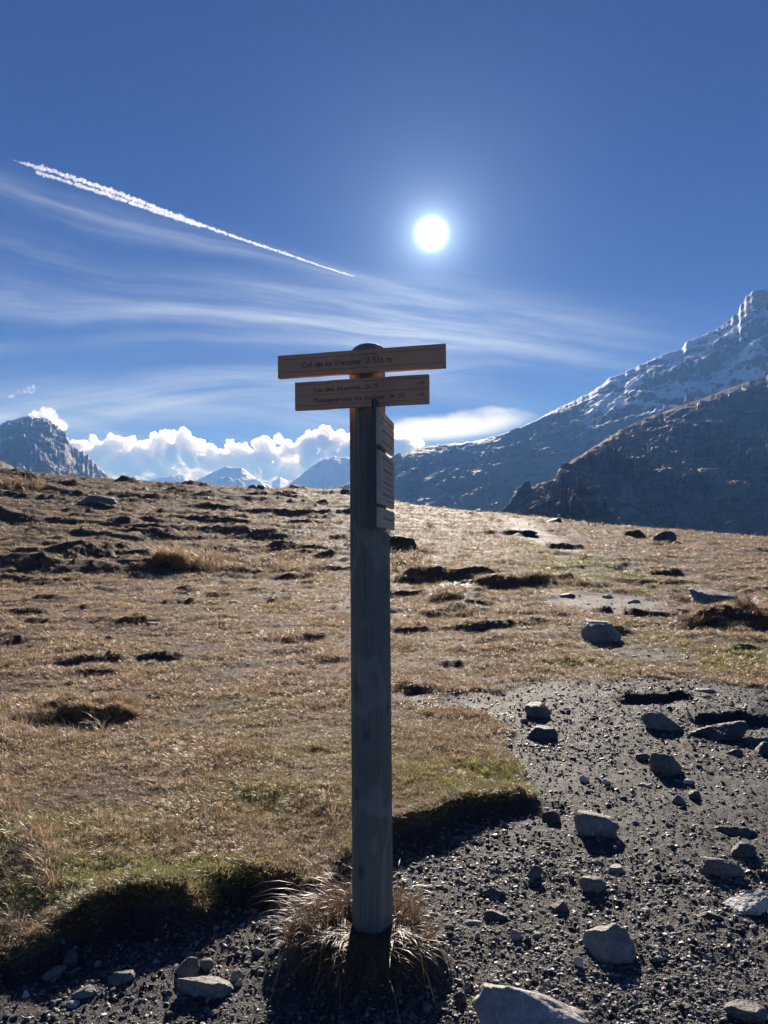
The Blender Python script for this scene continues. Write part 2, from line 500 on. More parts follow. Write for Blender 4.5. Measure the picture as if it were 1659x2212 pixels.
BARE = patches([(1330, 1305, 150, 22, .9), (1390, 1325, 120, 14, .7), (1240, 1292, 110, 14, .55), (1165, 1160, 55, 24, .95), (1130, 1132, 36, 14, .8), (1225, 1190, 60, 10, .6),
                (1420, 1420, 130, 26, .55), (905, 1505, 70, 18, .75), (1250, 1480, 220, 14, .5), (1010, 1330, 70, 10, .4), (870, 1370, 60, 10, .4), (1290, 1345, 60, 8, .4),
                (935, 1395, 70, 10, .3), (520, 1945, 60, 30, .0)])
GREEN = patches([(1185, 1190, 60, 12, .9), (1220, 1215, 100, 16, .8), (1290, 1245, 150, 24, .8), (1240, 1225, 90, 18, .8), (1400, 1385, 150, 34, .45), (1640, 1422, 80, 22, 1.0), (1560, 1440, 140, 18, .6),
                 (1080, 1690, 110, 34, .8), (980, 1735, 100, 24, .6), (900, 1700, 120, 60, .35), (250, 1950, 220, 40, .8), (80, 1975, 160, 45, .6), (430, 1930, 120, 30, .6),
                 (60, 1850, 130, 60, .45), (560, 1760, 160, 60, .30), (420, 1560, 160, 50, .2), (1330, 1440, 200, 14, .5), (700, 1640, 120, 40, .3)])


def ell(x, y, lst):
    s = np.zeros_like(x)
    for cx, cyy, rx, ry, w in lst:
        d = ((x - cx) / rx) ** 2 + ((y - cyy) / ry) ** 2
        s = np.maximum(s, w * np.exp(-d * 1.1))
    return s


def land(x, y):
    """height, dirt weight, green weight, signed turf distance"""
    x = np.asarray(x, float); y = np.asarray(y, float)
    r = np.hypot(x, y)
    z = H0(x, y)
    near = (r < 18)
    sd = np.full(x.shape, 3.0); hh = np.zeros(x.shape)
    if near.any():
        a, b = turf_sd(x[near], y[near]); sd[near] = a; hh[near] = b
    jit = 0.045 * fbm2(x * 5.5, y * 5.5, 3, 11) + 0.09 * fbm2(x * 1.3, y * 1.3, 2, 15)
    sdj = sd + jit * sstep(0, .5, np.abs(sd) + .35) + sstep(5.5, 7.0, y) * (.55 * fbm2(x * 1.1, y * 1.1, 4, 17, .6) + .25 * fbm2(x * 4, y * 4, 3, 19))
    turf = sstep(-0.035, 0.035, sdj)
    z = z + hh * turf * np.exp(-np.clip(sdj, 0, None) / 6.0) + hh * 0.18 * np.exp(-((sdj - .06) / .09) ** 2)
    z = z - 0.02 * np.exp(-((sdj + .08) / .10) ** 2) * (hh > .04)
    # the plug of turf that the post stands in
    px = x - POST[0] + .045; py = y - POST[1]
    pr = np.hypot(px / 1.22, py) + 0.035 * fbm2(x * 8, y * 8, 3, 21)
    mound = sstep(.29, .15, pr)
    z = np.maximum(z, z * (1 - mound) + mound * (0.145 + 0.02 * fbm2(x * 14, y * 14, 2, 22)))
    dirt = 1 - sstep(-.03, .03, sdj)
    dirt = np.maximum(dirt * (1 - mound), ell(x, y, BARE))
    # slumped soil beside the mound
    g = np.exp(-(((x + .44) / .16) ** 2 + ((y - 2.93) / .12) ** 2))
    z = z + .03 * g * (1 - turf); dirt = np.maximum(dirt, .8 * g)
    # banks
    for i in range(len(_B)):
        ax, ay = _b0[i]; bx, by = _b1[i]; h, Lb, ho = _B[i, 4:7]
        ln = math.hypot(bx - ax, by - ay); ex, ey = (bx - ax) / ln, (by - ay) / ln
        nx, ny = -ey, ex
        if ny < 0: nx, ny = -nx, -ny
        m = (np.hypot(x - (ax + bx) / 2, y - (ay + by) / 2) < ln * .8 + 4.5 * Lb)
        if not m.any(): continue
        X = x[m]; Y = y[m]
        s = ((X - ax) * ex + (Y - ay) * ey) / ln
        w = max(h, .06)
        t = (X - ax) * nx + (Y - ay) * ny + fbm2(X * 1.1 / w * .35, Y * 1.1 / w * .35, 3, 31 + i) * w * 1.6
        env = sstep(-.08, .18, s) * sstep(1.08, .82, s) * (0.85 + .5 * fbm2(X / w * .3, Y / w * .3, 2, 77 + i))
        dz = h * sstep(0, w * .8, t) * np.exp(-np.clip(t, 0, None) / Lb) - ho * np.exp(-((t + w * 1.2) / (w * 2.0)) ** 2)
        z[m] += env * dz
    green = ell(x, y, GREEN)
    # tussocks and lumps
    tf = np.clip(1 - dirt, 0, 1)
    mid = sstep(3, 9, r)
    z = z + tf * (0.012 * fbm2(x * 9, y * 9, 3, 41) * sstep(0, .2, np.abs(sd) ) + 0.035 * mid * fbm2(x * 1.9, y * 2.6, 4, 44) + .06 * sstep(7, 16, r) * fbm2(x * .6, y * .9, 3, 47))
    z = z + (1 - tf) * (.008 * fbm2(x * 16, y * 16, 3, 51) + .016 * fbm2(x * 3.2, y * 3.2, 3, 54))
    pm = sstep(7.5, 12, r) * sstep(26, 18, r)
    mp = (pm > .01) & (dirt < .5)
    if mp.any():
        X = x[mp]; Y = y[mp]; zz = 0
        for sp, am, sd_ in ((1.3, .17, 81), (.6, .08, 85)):
            q = Y / sp + 1.3 * fbm2(X / sp * .4, Y / sp * .55, 3, sd_); fr = q - np.floor(q)
            zz = zz + am * np.clip(fbm2(X / sp * .5, Y / sp * .8, 3, sd_ + 20) - .12, 0, 1) * sstep(0, .14, fr) * (1 - fr) ** 1.3
        z[mp] += pm[mp] * zz * 1.6
    # the hillside: little terraces with steep near faces
    left = sstep(980, 640, 829.5 + 1659 * np.clip(x / np.maximum(y, .5), -2, 2))
    hz = sstep(17, 25, r) * (0.22 + .78 * left) * sstep(120, 70, r)
    mh = hz > .01
    if mh.any():
        X = x[mh]; Y = y[mh]
        zz = 0
        for sp, am, sd_ in ((5.2, .62, 61), (2.3, .52, 65), (0.95, .30, 69), (.5, .15, 73)):
            q = Y / sp + X * .10 / sp + 1.1 * fbm2(X / sp * .32, Y / sp * .5, 3, sd_)
            fr = q - np.floor(q)
            am_l = np.clip(fbm2(X / sp * .45, Y / sp * .7, 3, sd_ + 20) + .12, 0, 1)
            zz = zz + am * am_l * sstep(0, .16, fr) * (1 - fr) ** 1.2
        z[mh] += hz[mh] * zz * (1 - .75 * dirt[mh])
    return z, dirt, green, sdj


def Hz(x, y): return land(x, y)[0]


def build_ground():
    inner = np.exp(np.linspace(math.log(0.7), math.log(130.0), 760))
    outer = np.exp(np.linspace(math.log(135.0), math.log(12600.0), 42))
    rr = np.concatenate([inner, outer])
    a_in = np.radians(np.linspace(-33, 33, 560)); a_out = np.radians(np.concatenate([np.linspace(33.8, 60, 24), np.linspace(63, 297, 50), np.linspace(300, 326.2, 24)]))
    aa = np.concatenate([a_in, a_out])
    Rg, Ag = np.meshgrid(rr, aa, indexing='ij')
    x = Rg * np.sin(Ag); y = Rg * np.cos(Ag)
    z, dirt, green, sd = land(x.ravel(), y.ravel())
    v = np.stack([x.ravel(), y.ravel(), z], -1)
    nv = len(v)
    v = np.vstack([v, [[0, 0, 0]]])
    f = grid_faces(len(rr), len(aa), True)[:, ::-1]
    na = len(aa)
    tri = np.array([[nv, (j + 1) % na, j, j] for j in range(na)])[:, [0, 2, 1]]
    me = mesh_from('ground', v, f, True, {'dirt': np.append(dirt, 1), 'green': np.append(green, 0)}, terrain_mat())
    o = obj('ground', me)
    tag(o, 'dry brown alpine meadow and dark gravel path rising to a low ridge', 'ground', kind='structure')
    return o


build_ground()


# ------------------------------------------------------------------ mountains
def mountain(name, label, sil, Rk, r0, zfoot, mat, nu=420, nt=200, amp=(60, 300), pw=1.4, rough_sil=3.0, seed=0, back=0.6, fields=None, ustep=None, terr=0.0, tilt=.4, edge=7):
    s = np.array(sil, float)
    us = np.linspace(s[0, 0], s[-1, 0], nu)
    vs = np.interp(us, s[:, 0], s[:, 1])
    Rr = np.interp(us, [k[0] for k in Rk], [k[1] for k in Rk])
    vs = vs + rough_sil * fbm2(us / 23.0, us * 0 + seed, 5, seed + 200, 0.62)
    az = az_of(us)
    X, Z = ray(us, vs)
    zr = CAM_Z + Z * Rr * np.cos(az)
    t = np.concatenate([np.linspace(0, 1, nt), 1 + np.linspace(0.02, 1, 30) * back])
    T, A = np.meshgrid(t, az, indexing='ij')
    r0a = np.interp(us, [k[0] for k in Rk], [k[1] for k in Rk]) * r0
    rad = r0a[None, :] + (Rr - r0a)[None, :] * T
    x = rad * np.sin(A); y = rad * np.cos(A)
    p = np.where(T <= 1, np.clip(T, 0, 1) ** pw, 1 - (T - 1) * 1.3)
    base = zfoot + (zr[None, :] - zfoot) * p
    env = np.clip(T * 4, 0, 1) * np.where(T <= 1, np.clip((1.0 - T) * edge, 0.0, 1), np.clip((T - 1) * 8, 0, 1))
    n = ridged2(x / amp[1], y / amp[1] + base / amp[1] * .6, 6, seed + 3, .52) - .62
    n2 = fbm2(x / amp[1] * 3.1, y / amp[1] * 3.1 + base / amp[1] * 1.5, 5, seed + 9, .6)
    z = base + env * (amp[0] * n + amp[0] * .35 * n2)
    if terr:
        lat = rad * A
        for sc2, am2 in ((1.0, .75), (.36, .30)):
            q = (z - tilt * lat) / (terr * sc2) + 1.1 * n2 + .9 * fbm2(x / amp[1] * .7, y / amp[1] * .7, 3, seed + 17); fr = q - np.floor(q)
            wgt = np.clip(.35 + fbm2(x / amp[1] * 1.3, y / amp[1] * 1.3, 3, seed + 23), 0, 1)
            z = z + env * wgt * terr * am2 * (sstep(.0, .30, fr) - fr)
    at = {}
    # local slope
    dzr = np.gradient(z, axis=0) / (np.abs(np.gradient(rad, axis=0)) + 1e-6)
    for k, fn in (fields or {}).items(): at[k] = fn(x, y, z, np.abs(dzr), us[None, :] + 0 * T, n, n2).ravel()
    v = np.stack([x.ravel(), y.ravel(), z.ravel()], -1)
    me = mesh_from(name, v, grid_faces(len(t), nu)[:, ::-1], True, at, mat)
    o = obj(name, me)
    return tag(o, label, 'mountain', kind='structure')


mt_far = mountain_mat('far_ridge_rock', (0.06, 0.058, 0.062), (0.12, 0.112, 0.108), None, True, 0.35)
mt_left = mountain_mat('crag_rock', (0.045, 0.045, 0.05), (0.09, 0.088, 0.086), None, True, 0.3)
mt_near = mountain_mat('rocky_slope', (0.08, 0.08, 0.085), (0.21, 0.205, 0.2), ((0.085, 0.054, 0.036), (0.16, 0.10, 0.062)), None, 1.4, 0.3)
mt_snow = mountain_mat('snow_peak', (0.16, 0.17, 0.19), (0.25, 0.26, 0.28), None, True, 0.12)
mt_dark = mountain_mat('dark_slope', (0.06, 0.05, 0.045), (0.11, 0.09, 0.07), None, None, 1.0)


def snow_right(x, y, z, sl, u, n, n2):
    line = 370 + 80 * fbm2(x / 260, y / 260, 4, 303)
    return np.clip(.5 + (z - line) / 300, 0, .82) - np.clip((sl - .62) * .55, 0, .6) + n2 * .55 - .6 * np.clip(n - .1, 0, 1) - .85 * sstep(.12, .42, fbm2(u / 75, z / 48, 4, 505)) - .4 * sstep(830, 930, z)


mountain('mountain', 'broad mountain on the right with snow above a long dark flank', [
    (640, 1105), (700, 1068), (728, 1054), (756, 1042), (800, 1020), (860, 990), (900, 968), (950, 961), (1000, 957), (1060, 945), (1085, 938), (1130, 922), (1160, 906), (1200, 886),
    (1240, 866), (1290, 840), (1320, 818), (1360, 800), (1410, 778), (1450, 760), (1478, 752), (1486, 738), (1520, 726), (1560, 706), (1582, 692), (1588, 682), (1600, 676), (1605, 658), (1613, 654), (1617, 640), (1626, 636), (1630, 629),
    (1645, 627), (1662, 625), (1690, 632), (1740, 612), (1800, 640), (1900, 660), (2100, 720), (2300, 800)],
    [(640, 3000), (900, 3100), (1300, 3300), (1659, 3600), (2300, 3700)], .42, -120, mt_far, 620, 300, (105, 520), 1.15, 4.6, 5, fields={'snow': snow_right}, terr=90, tilt=.45)
mountain('mountain.001', 'nearer rocky slope with rusty grass ledges at the right edge', [
    (1010, 1150), (1060, 1118), (1090, 1100), (1120, 1068), (1160, 1052), (1200, 1042), (1212, 1012), (1240, 992), (1290, 962), (1340, 930), (1400, 902), (1450, 884), (1500, 868), (1580, 838), (1659, 812),
    (1750, 770), (1900, 720), (2150, 640), (2400, 600)],
    [(1010, 750), (1212, 1000), (1400, 1500), (1659, 1900), (2400, 2100)], .36, -60, mt_near, 620, 420, (52, 190), 1.12, 2.4, 15,
    fields={'grass': lambda x, y, z, sl, u, n, n2: np.clip(.90 - sl * .66, .08, .8) + .25 * fbm2(x / 70, y / 70, 3, 222) + .22 * sstep(1500, 600, np.hypot(x, y))}, terr=48, tilt=.38, edge=4.5)
mountain('mountain.002', 'dark crag with snow streaks and jagged pinnacles on the left', [
    (-420, 960), (-250, 930), (-120, 940), (-60, 928), (0, 918), (25, 908), (45, 901), (62, 896), (80, 904), (100, 906), (108, 909), (120, 922), (138, 934), (146, 948), (152, 962), (165, 974), (174, 976),
    (178, 972), (183, 986), (188, 978), (192, 990), (198, 990), (204, 1004), (215, 1012), (230, 1024), (246, 1036), (270, 1060)],
    [(-420, 3800), (270, 3900)], .45, -120, mt_left, 420, 260, (85, 330), .85, 3.0, 25,
    fields={'snow': lambda x, y, z, sl, u, n, n2: .20 + .40 * sstep(330, 560, z) + n2 * .42 - n * .25 - .12 * (sl > 1.2)}, terr=60)
mountain('mountain.003', 'small dark slope at the far left edge above the meadow', [(-500, 900), (-200, 950), (-60, 980), (0, 995), (20, 1004), (40, 1019), (60, 1034)],
         [(-500, 700), (60, 620)], .35, -40, mt_dark, 160, 90, (10, 70), 1.1, 1.5, 35)
SNOWY = {'snow': lambda x, y, z, sl, u, n, n2: .78 - .9 * np.clip(n - .12, 0, 1) - .25 * (n2 > .35)}
mountain('mountain.004', 'low hazy snow ridge left of the pointed snow peak', [(150, 1060), (235, 1040), (262, 1033), (292, 1027), (320, 1036), (345, 1032), (395, 1025), (425, 1034), (470, 1050)],
         [(150, 9500), (470, 9500)], .75, -200, mt_snow, 200, 90, (200, 1300), 1.1, 1.6, 45, fields=SNOWY)
mountain('mountain.005', 'pointed snow peak below the bright cloud bank', [(380, 1058), (420, 1040), (455, 1022), (488, 1007), (502, 1010), (520, 1008), (536, 1021), (560, 1038), (600, 1060)],
         [(380, 7800), (600, 7800)], .7, -200, mt_snow, 200, 110, (260, 1000), 1.15, 1.8, 55, fields=SNOWY)
mountain('mountain.006', 'pale glacier saddle between the two snow peaks', [(540, 1045), (565, 1040), (590, 1038), (605, 1031), (622, 1038), (660, 1038), (700, 1040)],
         [(540, 10500), (700, 10500)], .75, -200, mt_snow, 120, 70, (60, 1500), 1.1, .6, 65, fields={'snow': lambda x, y, z, sl, u, n, n2: .9 + 0 * x})
mountain('mountain.007', 'rounded snowy peak just left of the post', [(600, 1070), (630, 1040), (648, 1028), (668, 1010), (690, 995), (706, 989), (722, 985), (736, 989), (748, 986), (764, 994), (800, 1004), (850, 1024), (900, 1060)],
         [(600, 7000), (900, 7000)], .7, -200, mt_snow, 220, 120, (260, 900), 1.05, 2.0, 75, fields=SNOWY)


# ------------------------------------------------------------------ air and clouds
def volume_mat(name, col, dens, aniso):
    m, nt, out = new_mat(name)
    v = nt.nodes.new('ShaderNodeVolumePrincipled')
    v.inputs['Color'].default_value = (*col, 1); v.inputs['Density'].default_value = dens; v.inputs['Absorption Color'].default_value = (1, 1, 1, 1); v.inputs['Anisotropy'].default_value = aniso
    nt.links.new(v.outputs[0], out.inputs['Volume'])
    return m


def box_mesh(name, lo, hi, mat=None):
    x0, y0, z0 = lo; x1, y1, z1 = hi
    v = [(x0, y0, z0), (x1, y0, z0), (x1, y1, z0), (x0, y1, z0), (x0, y0, z1), (x1, y0, z1), (x1, y1, z1), (x0, y1, z1)]
    f = [(0, 3, 2, 1), (4, 5, 6, 7), (0, 1, 5, 4), (1, 2, 6, 5), (2, 3, 7, 6), (3, 0, 4, 7)]
    return mesh_from(name, v, f, False, None, mat)


hz = obj('haze', box_mesh('haze', (-13000, -13000, -260), (13000, 13000, 1080), volume_mat('thin_blue_air', (0.20, 0.46, 1.0), 1.1e-4, 0.1)))
tag(hz, 'thin blue mountain air between the meadow and the far peaks', 'haze', kind='stuff')


def balls_mesh(balls, voxel, disp, seed, name):
    ico = bmesh.new(); bmesh.ops.create_icosphere(ico, subdivisions=2, radius=1.0)
    iv = np.array([v.co[:] for v in ico.verts]); jf = np.array([[v.index for v in f.verts] for f in ico.faces]); ico.free()
    V = []; F = []; n = 0
    for (x, y, z, r) in balls:
        V.append(iv * np.asarray(r) + np.array([x, y, z])); F.append(jf + n); n += len(iv)
    me = mesh_from(name + '_raw', np.vstack(V), np.vstack(F))
    t = bpy.data.objects.new('tmp', me); COL.objects.link(t)
    md = t.modifiers.new('r', 'REMESH'); md.mode = 'VOXEL'; md.voxel_size = voxel; md.use_smooth_shade = True
    dg = bpy.context.evaluated_depsgraph_get(); dg.update()
    m2 = bpy.data.meshes.new_from_object(t.evaluated_get(dg))
    bpy.data.objects.remove(t); bpy.data.meshes.remove(me)
    k = len(m2.vertices)
    co = np.zeros(k * 3, np.float32); m2.vertices.foreach_get('co', co); co = co.reshape(-1, 3).astype(float)
    no = np.zeros(k * 3, np.float32); m2.vertices.foreach_get('normal', no); no = no.reshape(-1, 3)
    for am, scl, sd_ in disp:
        b = np.abs(perlin3(co / scl, seed + sd_)) * 1.6 - .35
        co = co + no * (am * b)[:, None]
    m2.vertices.foreach_set('co', co.astype(np.float32).ravel()); m2.update()
    m2.name = name
    return m2


def at_px(u, v, Y):
    X, Z = ray(u, v)
    return float(X * Y), Y, float(CAM_Z + Z * Y)


CL_Y = 15500.0; PX = CL_Y / 1659


def cloud_bank(name, label, top, bottom, seed, dens, rmin=9, rmax=24, voxel=1.6, Y=CL_Y, grp=None, n_fill=260, aniso=.72, thick=1.0, fill=False):
    rg = np.random.default_rng(seed); px = Y / 1659
    tu = [a for a, b in top]; tv = [b for a, b in top]
    balls = []
    for k in range(n_fill):
        u = rg.uniform(tu[0], tu[-1]); vt = np.interp(u, tu, tv)
        r = rg.uniform(rmin, rmax) * (1 if rg.random() < .6 else .6)
        v = vt + r * .75 + (rg.random() ** 1.5) * max(0, bottom - vt - r)
        x, y, z = at_px(u, v, Y)
        balls.append((x, y + rg.uniform(-1, 1) * 22 * px * thick, z, (r * px, r * px * 1.1 * thick, r * px * .85)))
    if fill:
        for k in range(140):
            u = rg.uniform(tu[0], tu[-1]); vt = np.interp(u, tu, tv); r = rg.uniform(22, 34)
            v = rg.uniform(vt + r + 4, max(bottom, vt + r + 8)); x, y, z = at_px(u, v, Y)
            balls.append((x, y + rg.uniform(-1, 1) * 20 * px, z, (r * px, r * px * 1.2, r * px * .9)))
        for k in range(90):
            u = rg.uniform(tu[0], tu[-1]); vt = np.interp(u, tu, tv); r = rg.uniform(6, 17)
            v = vt + r + 14 + rg.random() * 60; x, y, z = at_px(u, v, Y - 62 * px)
            balls.append((x, y + rg.uniform(-1, 1) * 10 * px, z, (r * px, r * px, r * px * .8)))
    me = balls_mesh(balls, voxel * px, ((7 * px, 20 * px, 1), (4.2 * px, 8.5 * px, 2), (2.0 * px, 3.6 * px, 3)), seed, name)
    me.materials.append(volume_mat('cloud_vapour', (0.99, 0.99, 1.0), dens, aniso))
    o = obj(name, me)
    return tag(o, label, 'cloud', grp, 'stuff')


cloud_bank('cloud_bank', 'bank of backlit cumulus cloud with bright rims over the snow peaks', [
    (150, 968), (165, 952), (190, 945), (215, 940), (240, 937), (270, 944), (300, 950), (330, 948), (350, 936), (365, 930), (385, 928), (405, 936), (430, 946), (446, 958), (470, 968), (482, 952), (500, 943),
    (522, 956), (538, 957), (560, 948), (590, 940), (612, 946), (640, 956), (652, 935), (680, 925), (702, 920), (722, 930), (750, 938), (800, 935), (840, 925), (868, 925), (890, 940), (915, 956), (950, 972)],
    1075, 3, 0.017, 8, 22, 1.5, n_fill=330, aniso=.62, fill=True)
cloud_bank('cloud_bank.001', 'white puff of cloud rising behind the dark crag summit', [(72, 892), (85, 880), (100, 878), (118, 890), (134, 908)], 935, 5, 0.0030, 5, 12, 1.2, 14500, None, 36, .6)
cloud_bank('cloud_bank.002', 'small ragged cloud scrap above the dark crag', [(24, 858), (34, 848), (48, 842), (60, 836), (76, 832)], 852, 9, 0.0022, 2, 6, .8, 14500, None, 26, .6, .3)


def contrail():
    rg = np.random.default_rng(4)
    pts = np.array([(28, 346), (120, 372), (230, 408), (330, 446), (430, 484), (520, 516), (620, 549), (700, 577), (765, 597)], float)
    par = np.linspace(0, 1, len(pts)); balls = []
    for strand in (0, 1):
        n = 1100 if strand == 0 else 600
        for k in range(n):
            t = rg.random() if strand == 0 else rg.uniform(.07, .50)
            u = np.interp(t, par, pts[:, 0]); v = np.interp(t, par, pts[:, 1])
            Y = 20000 + 12000 * t; px = Y / 1659
            w = np.interp(t, [0, .05, .25, .5, .8, 1], [1.2, 4.0, 4.6, 3.4, 2.3, 1.5])
            off = 0
            if strand: off = np.interp(t, [.05, .2, .35, .52], [12, 12, 9, 3]); w *= .85
            u += rg.normal() * w * .25; v += off + rg.normal() * w * .42
            x, y, z = at_px(u, v, Y)
            r = w * rg.uniform(.45, .85) * px
            balls.append((x, y + rg.normal() * w * px * .5, z, r))
    me = balls_mesh(balls, 10.0, ((9, 80, 1), (6, 30, 2)), 12, 'contrail')
    me.materials.append(volume_mat('contrail_ice', (1, 1, 1), 0.0038, .5))
    tag(obj('contrail', me), 'long white twin vapour trail slanting down across the blue sky', 'contrail')


contrail()


# ------------------------------------------------------------------ the signpost
def wood_mat(name, c1, c2, c3, vert=True, edge=False, freq=34.0):
    m, nt, out = new_mat(name)
    co = coords(nt)
    sv = (5.5, 5.5, 2.9) if vert else (1.0, 9, 9)
    lo = noise(nt, scaled(nt, co, sv), 1.0, 2, 0.45, 0.4)
    ring = (lo * freq).f('SINE') * 0.5 + 0.5
    fs = (160, 160, 4) if vert else (4, 160, 160)
    fb = noise(nt, scaled(nt, co, fs), 1.0, 4, 0.65)
    blo = noise(nt, co, 5, 4, 0.6)
    col = mixc(nt, fb.ss(0.3, 0.7), c1, c2)
    col = mixc(nt, ring.ss(0.62, 0.98) * 0.45, col, c3)
    col = mixc(nt, blo.ss(0.52, 0.70) * 0.35, col, tuple(v * .6 for v in c1))
    if vert:
        ck = noise(nt, scaled(nt, co, (70, 70, 1.6)), 1.0, 3, 0.55)
        col = mixc(nt, ck.ss(0.66, 0.71), col, (0.03, 0.028, 0.026))
        kn = nt.nodes.new('ShaderNodeTexVoronoi'); nt.links.new(scaled(nt, co, (9, 9, 4.5)), kn.inputs['Vector']); kn.inputs['Scale'].default_value = 1.0
        kd = E(nt, kn.outputs['Distance'])
        col = mixc(nt, (1.0 - kd.ss(0.05, 0.16)) * .55, col, (0.07, 0.06, 0.05))
    if edge:
        e = attr(nt, 'bare'); col = mixc(nt, (e * 1.2 + (fb - .5) * .4).ss(.4, .7) * .9, col, (0.24, 0.11, 0.055))
    pbsdf(nt, out, col, 0.7, 0.25, fb * 0.6 + ring * 0.5, 0.35, 0.003)
    return m


M['post'] = wood_mat('weathered_post_wood', (0.17, 0.165, 0.13), (0.25, 0.24, 0.195), (0.38, 0.35, 0.28), True, True, 30)
M['board'] = wood_mat('sign_board_wood', (0.74, 0.40, 0.225), (0.78, 0.45, 0.265), (0.68, 0.355, 0.19), False, False, 16)
M['board_pale'] = wood_mat('weathered_board_wood', (0.60, 0.48, 0.36), (0.68, 0.56, 0.43), (0.54, 0.43, 0.32), False, False, 24)
M['batten'] = wood_mat('batten_wood', (0.10, 0.095, 0.09), (0.15, 0.14, 0.13), (0.17, 0.15, 0.13))


def flat_mat(name, c, rough=0.6, metal=0.0, amt=.25):
    m, nt, out = new_mat(name)
    n = noise(nt, coords(nt), 60, 3)
    b = pbsdf(nt, out, mixc(nt, n, tuple(v * (1 - amt) for v in c), tuple(min(1, v * (1 + amt)) for v in c)), rough, .4)
    b.inputs['Metallic'].default_value = metal
    return m


M['ink'] = flat_mat('engraved_letter_paint', (0.11, 0.07, 0.085), .7)
M['metal'] = flat_mat('screw_metal', (0.30, 0.29, 0.32), .45, .7)
M['faded_ink'] = flat_mat('faded_letter_paint', (0.27, 0.215, 0.175), .8)

base_z = 0.0
post_root = bpy.data.objects.new('signpost', None); COL.objects.link(post_root)
post_root.empty_display_size = .2
post_root.location = (POST[0], POST[1], base_z)
post_root.rotation_euler = (0, R(-.42), 0)
tag(post_root, 'round grey wooden signpost with brown trail boards standing in a grass tussock', 'signpost')
bpy.context.view_layer.update()
YAW = R(15.8)
# place of the board face: s metres along the board, height above the ground
S0 = np.array([(798 - 829.5) / 1659 * 2.60, 2.60])
BT = np.array([math.cos(YAW), -math.sin(YAW)])       # along the board
BN = np.array([-math.sin(YAW), -math.cos(YAW)])      # out of the face
SA = R(9.5)
ST = np.array([math.sin(SA), math.cos(SA)])          # along the side boards, away from the camera
SN = np.array([math.cos(SA), -math.sin(SA)])
P0 = np.array([(828.5 - 829.5) / 1659 * 2.53, 2.53])
INV = post_root.matrix_world.inverted()


def in_root(o, Mw):
    """keep a built world placement under the signpost"""
    o.parent = post_root; o.matrix_parent_inverse = Matrix.Identity(4)
    o.matrix_basis = Mw
    return o


def frame(p, t, n):
    """local axes: x along t, y into the board (-n), z up; relative to the signpost base"""
    return Matrix(((t[0], -n[0], 0, p[0] - POST[0]), (t[1], -n[1], 0, p[1] - POST[1]), (0, 0, 1, p[2] - base_z), (0, 0, 0, 1)))


def build_post():
    na = 96; zs = np.concatenate([np.linspace(-.35, .3, 14), np.linspace(.32, 2.11, 110), [2.12, 2.13, 2.138, 2.146, 2.152, 2.157, 2.1605, 2.1625, 2.1635]])
    rad0 = .0705; top = 2.1635
    a = np.linspace(0, 2 * math.pi, na, endpoint=False)
    V = []; bare = []
    fd = (np.array([S0[0] - POST[0], S0[1] - POST[1]]) @ BN) - .022       # plane of the backs of the front boards
    sdist = (np.array([P0[0] - POST[0], P0[1] - POST[1]]) @ SN) - .014
    for z in zs:
        k = top - z
        rad = rad0 * (1 - .02 * z / 2)
        if k < .05: rad = rad * math.sqrt(max(0, 1 - ((.05 - k) / .05) ** 2 * .999)) ** .9
        wob = 1 + .008 * perlin2(np.cos(a) * 2 + 5, np.sin(a) * 2 + z * 1.2, 8) + .004 * perlin2(np.cos(a) * 7 + 5, np.sin(a) * 7 + z * 1.5, 9)
        x = rad * wob * np.cos(a); y = rad * wob * np.sin(a)
        b = np.zeros(na)
        if z > 1.90:
            d = x * BN[0] + y * BN[1] - fd; m = d > 0
            x = x - np.where(m, d * BN[0], 0); y = y - np.where(m, d * BN[1], 0)
        if z > 1.50 and z < 2.14:
            d = x * SN[0] + y * SN[1] - sdist; m = d > 0
            x = x - np.where(m, d * SN[0], 0); y = y - np.where(m, d * SN[1], 0)
        b = (np.abs(x) > .80 * rad0) * sstep(1.62, 1.9, z) * sstep(2.15, 2.12, z)
        V.append(np.stack([x, y, np.full(na, z)], -1)); bare.append(b)
    V = np.vstack(V); bare = np.concatenate(bare)
    f = grid_faces(len(zs), na, True)
    V = np.vstack([V, [[0, 0, top + .0003]]]); bare = np.append(bare, 0)
    o = obj('post', mesh_from('post', V, f, True, {'bare': bare}, M['post']))
    # close the top
    me = o.data; bm = bmesh.new(); bm.from_mesh(me); bm.verts.ensure_lookup_table()
    n0 = (len(zs) - 1) * na; c = bm.verts[len(V) - 1]
    for j in range(na): bm.faces.new((bm.verts[n0 + j], bm.verts[n0 + (j + 1) % na], c)).smooth = True
    bm.to_mesh(me); bm.free()
    in_root(o, Matrix.Identity(4))


build_post()


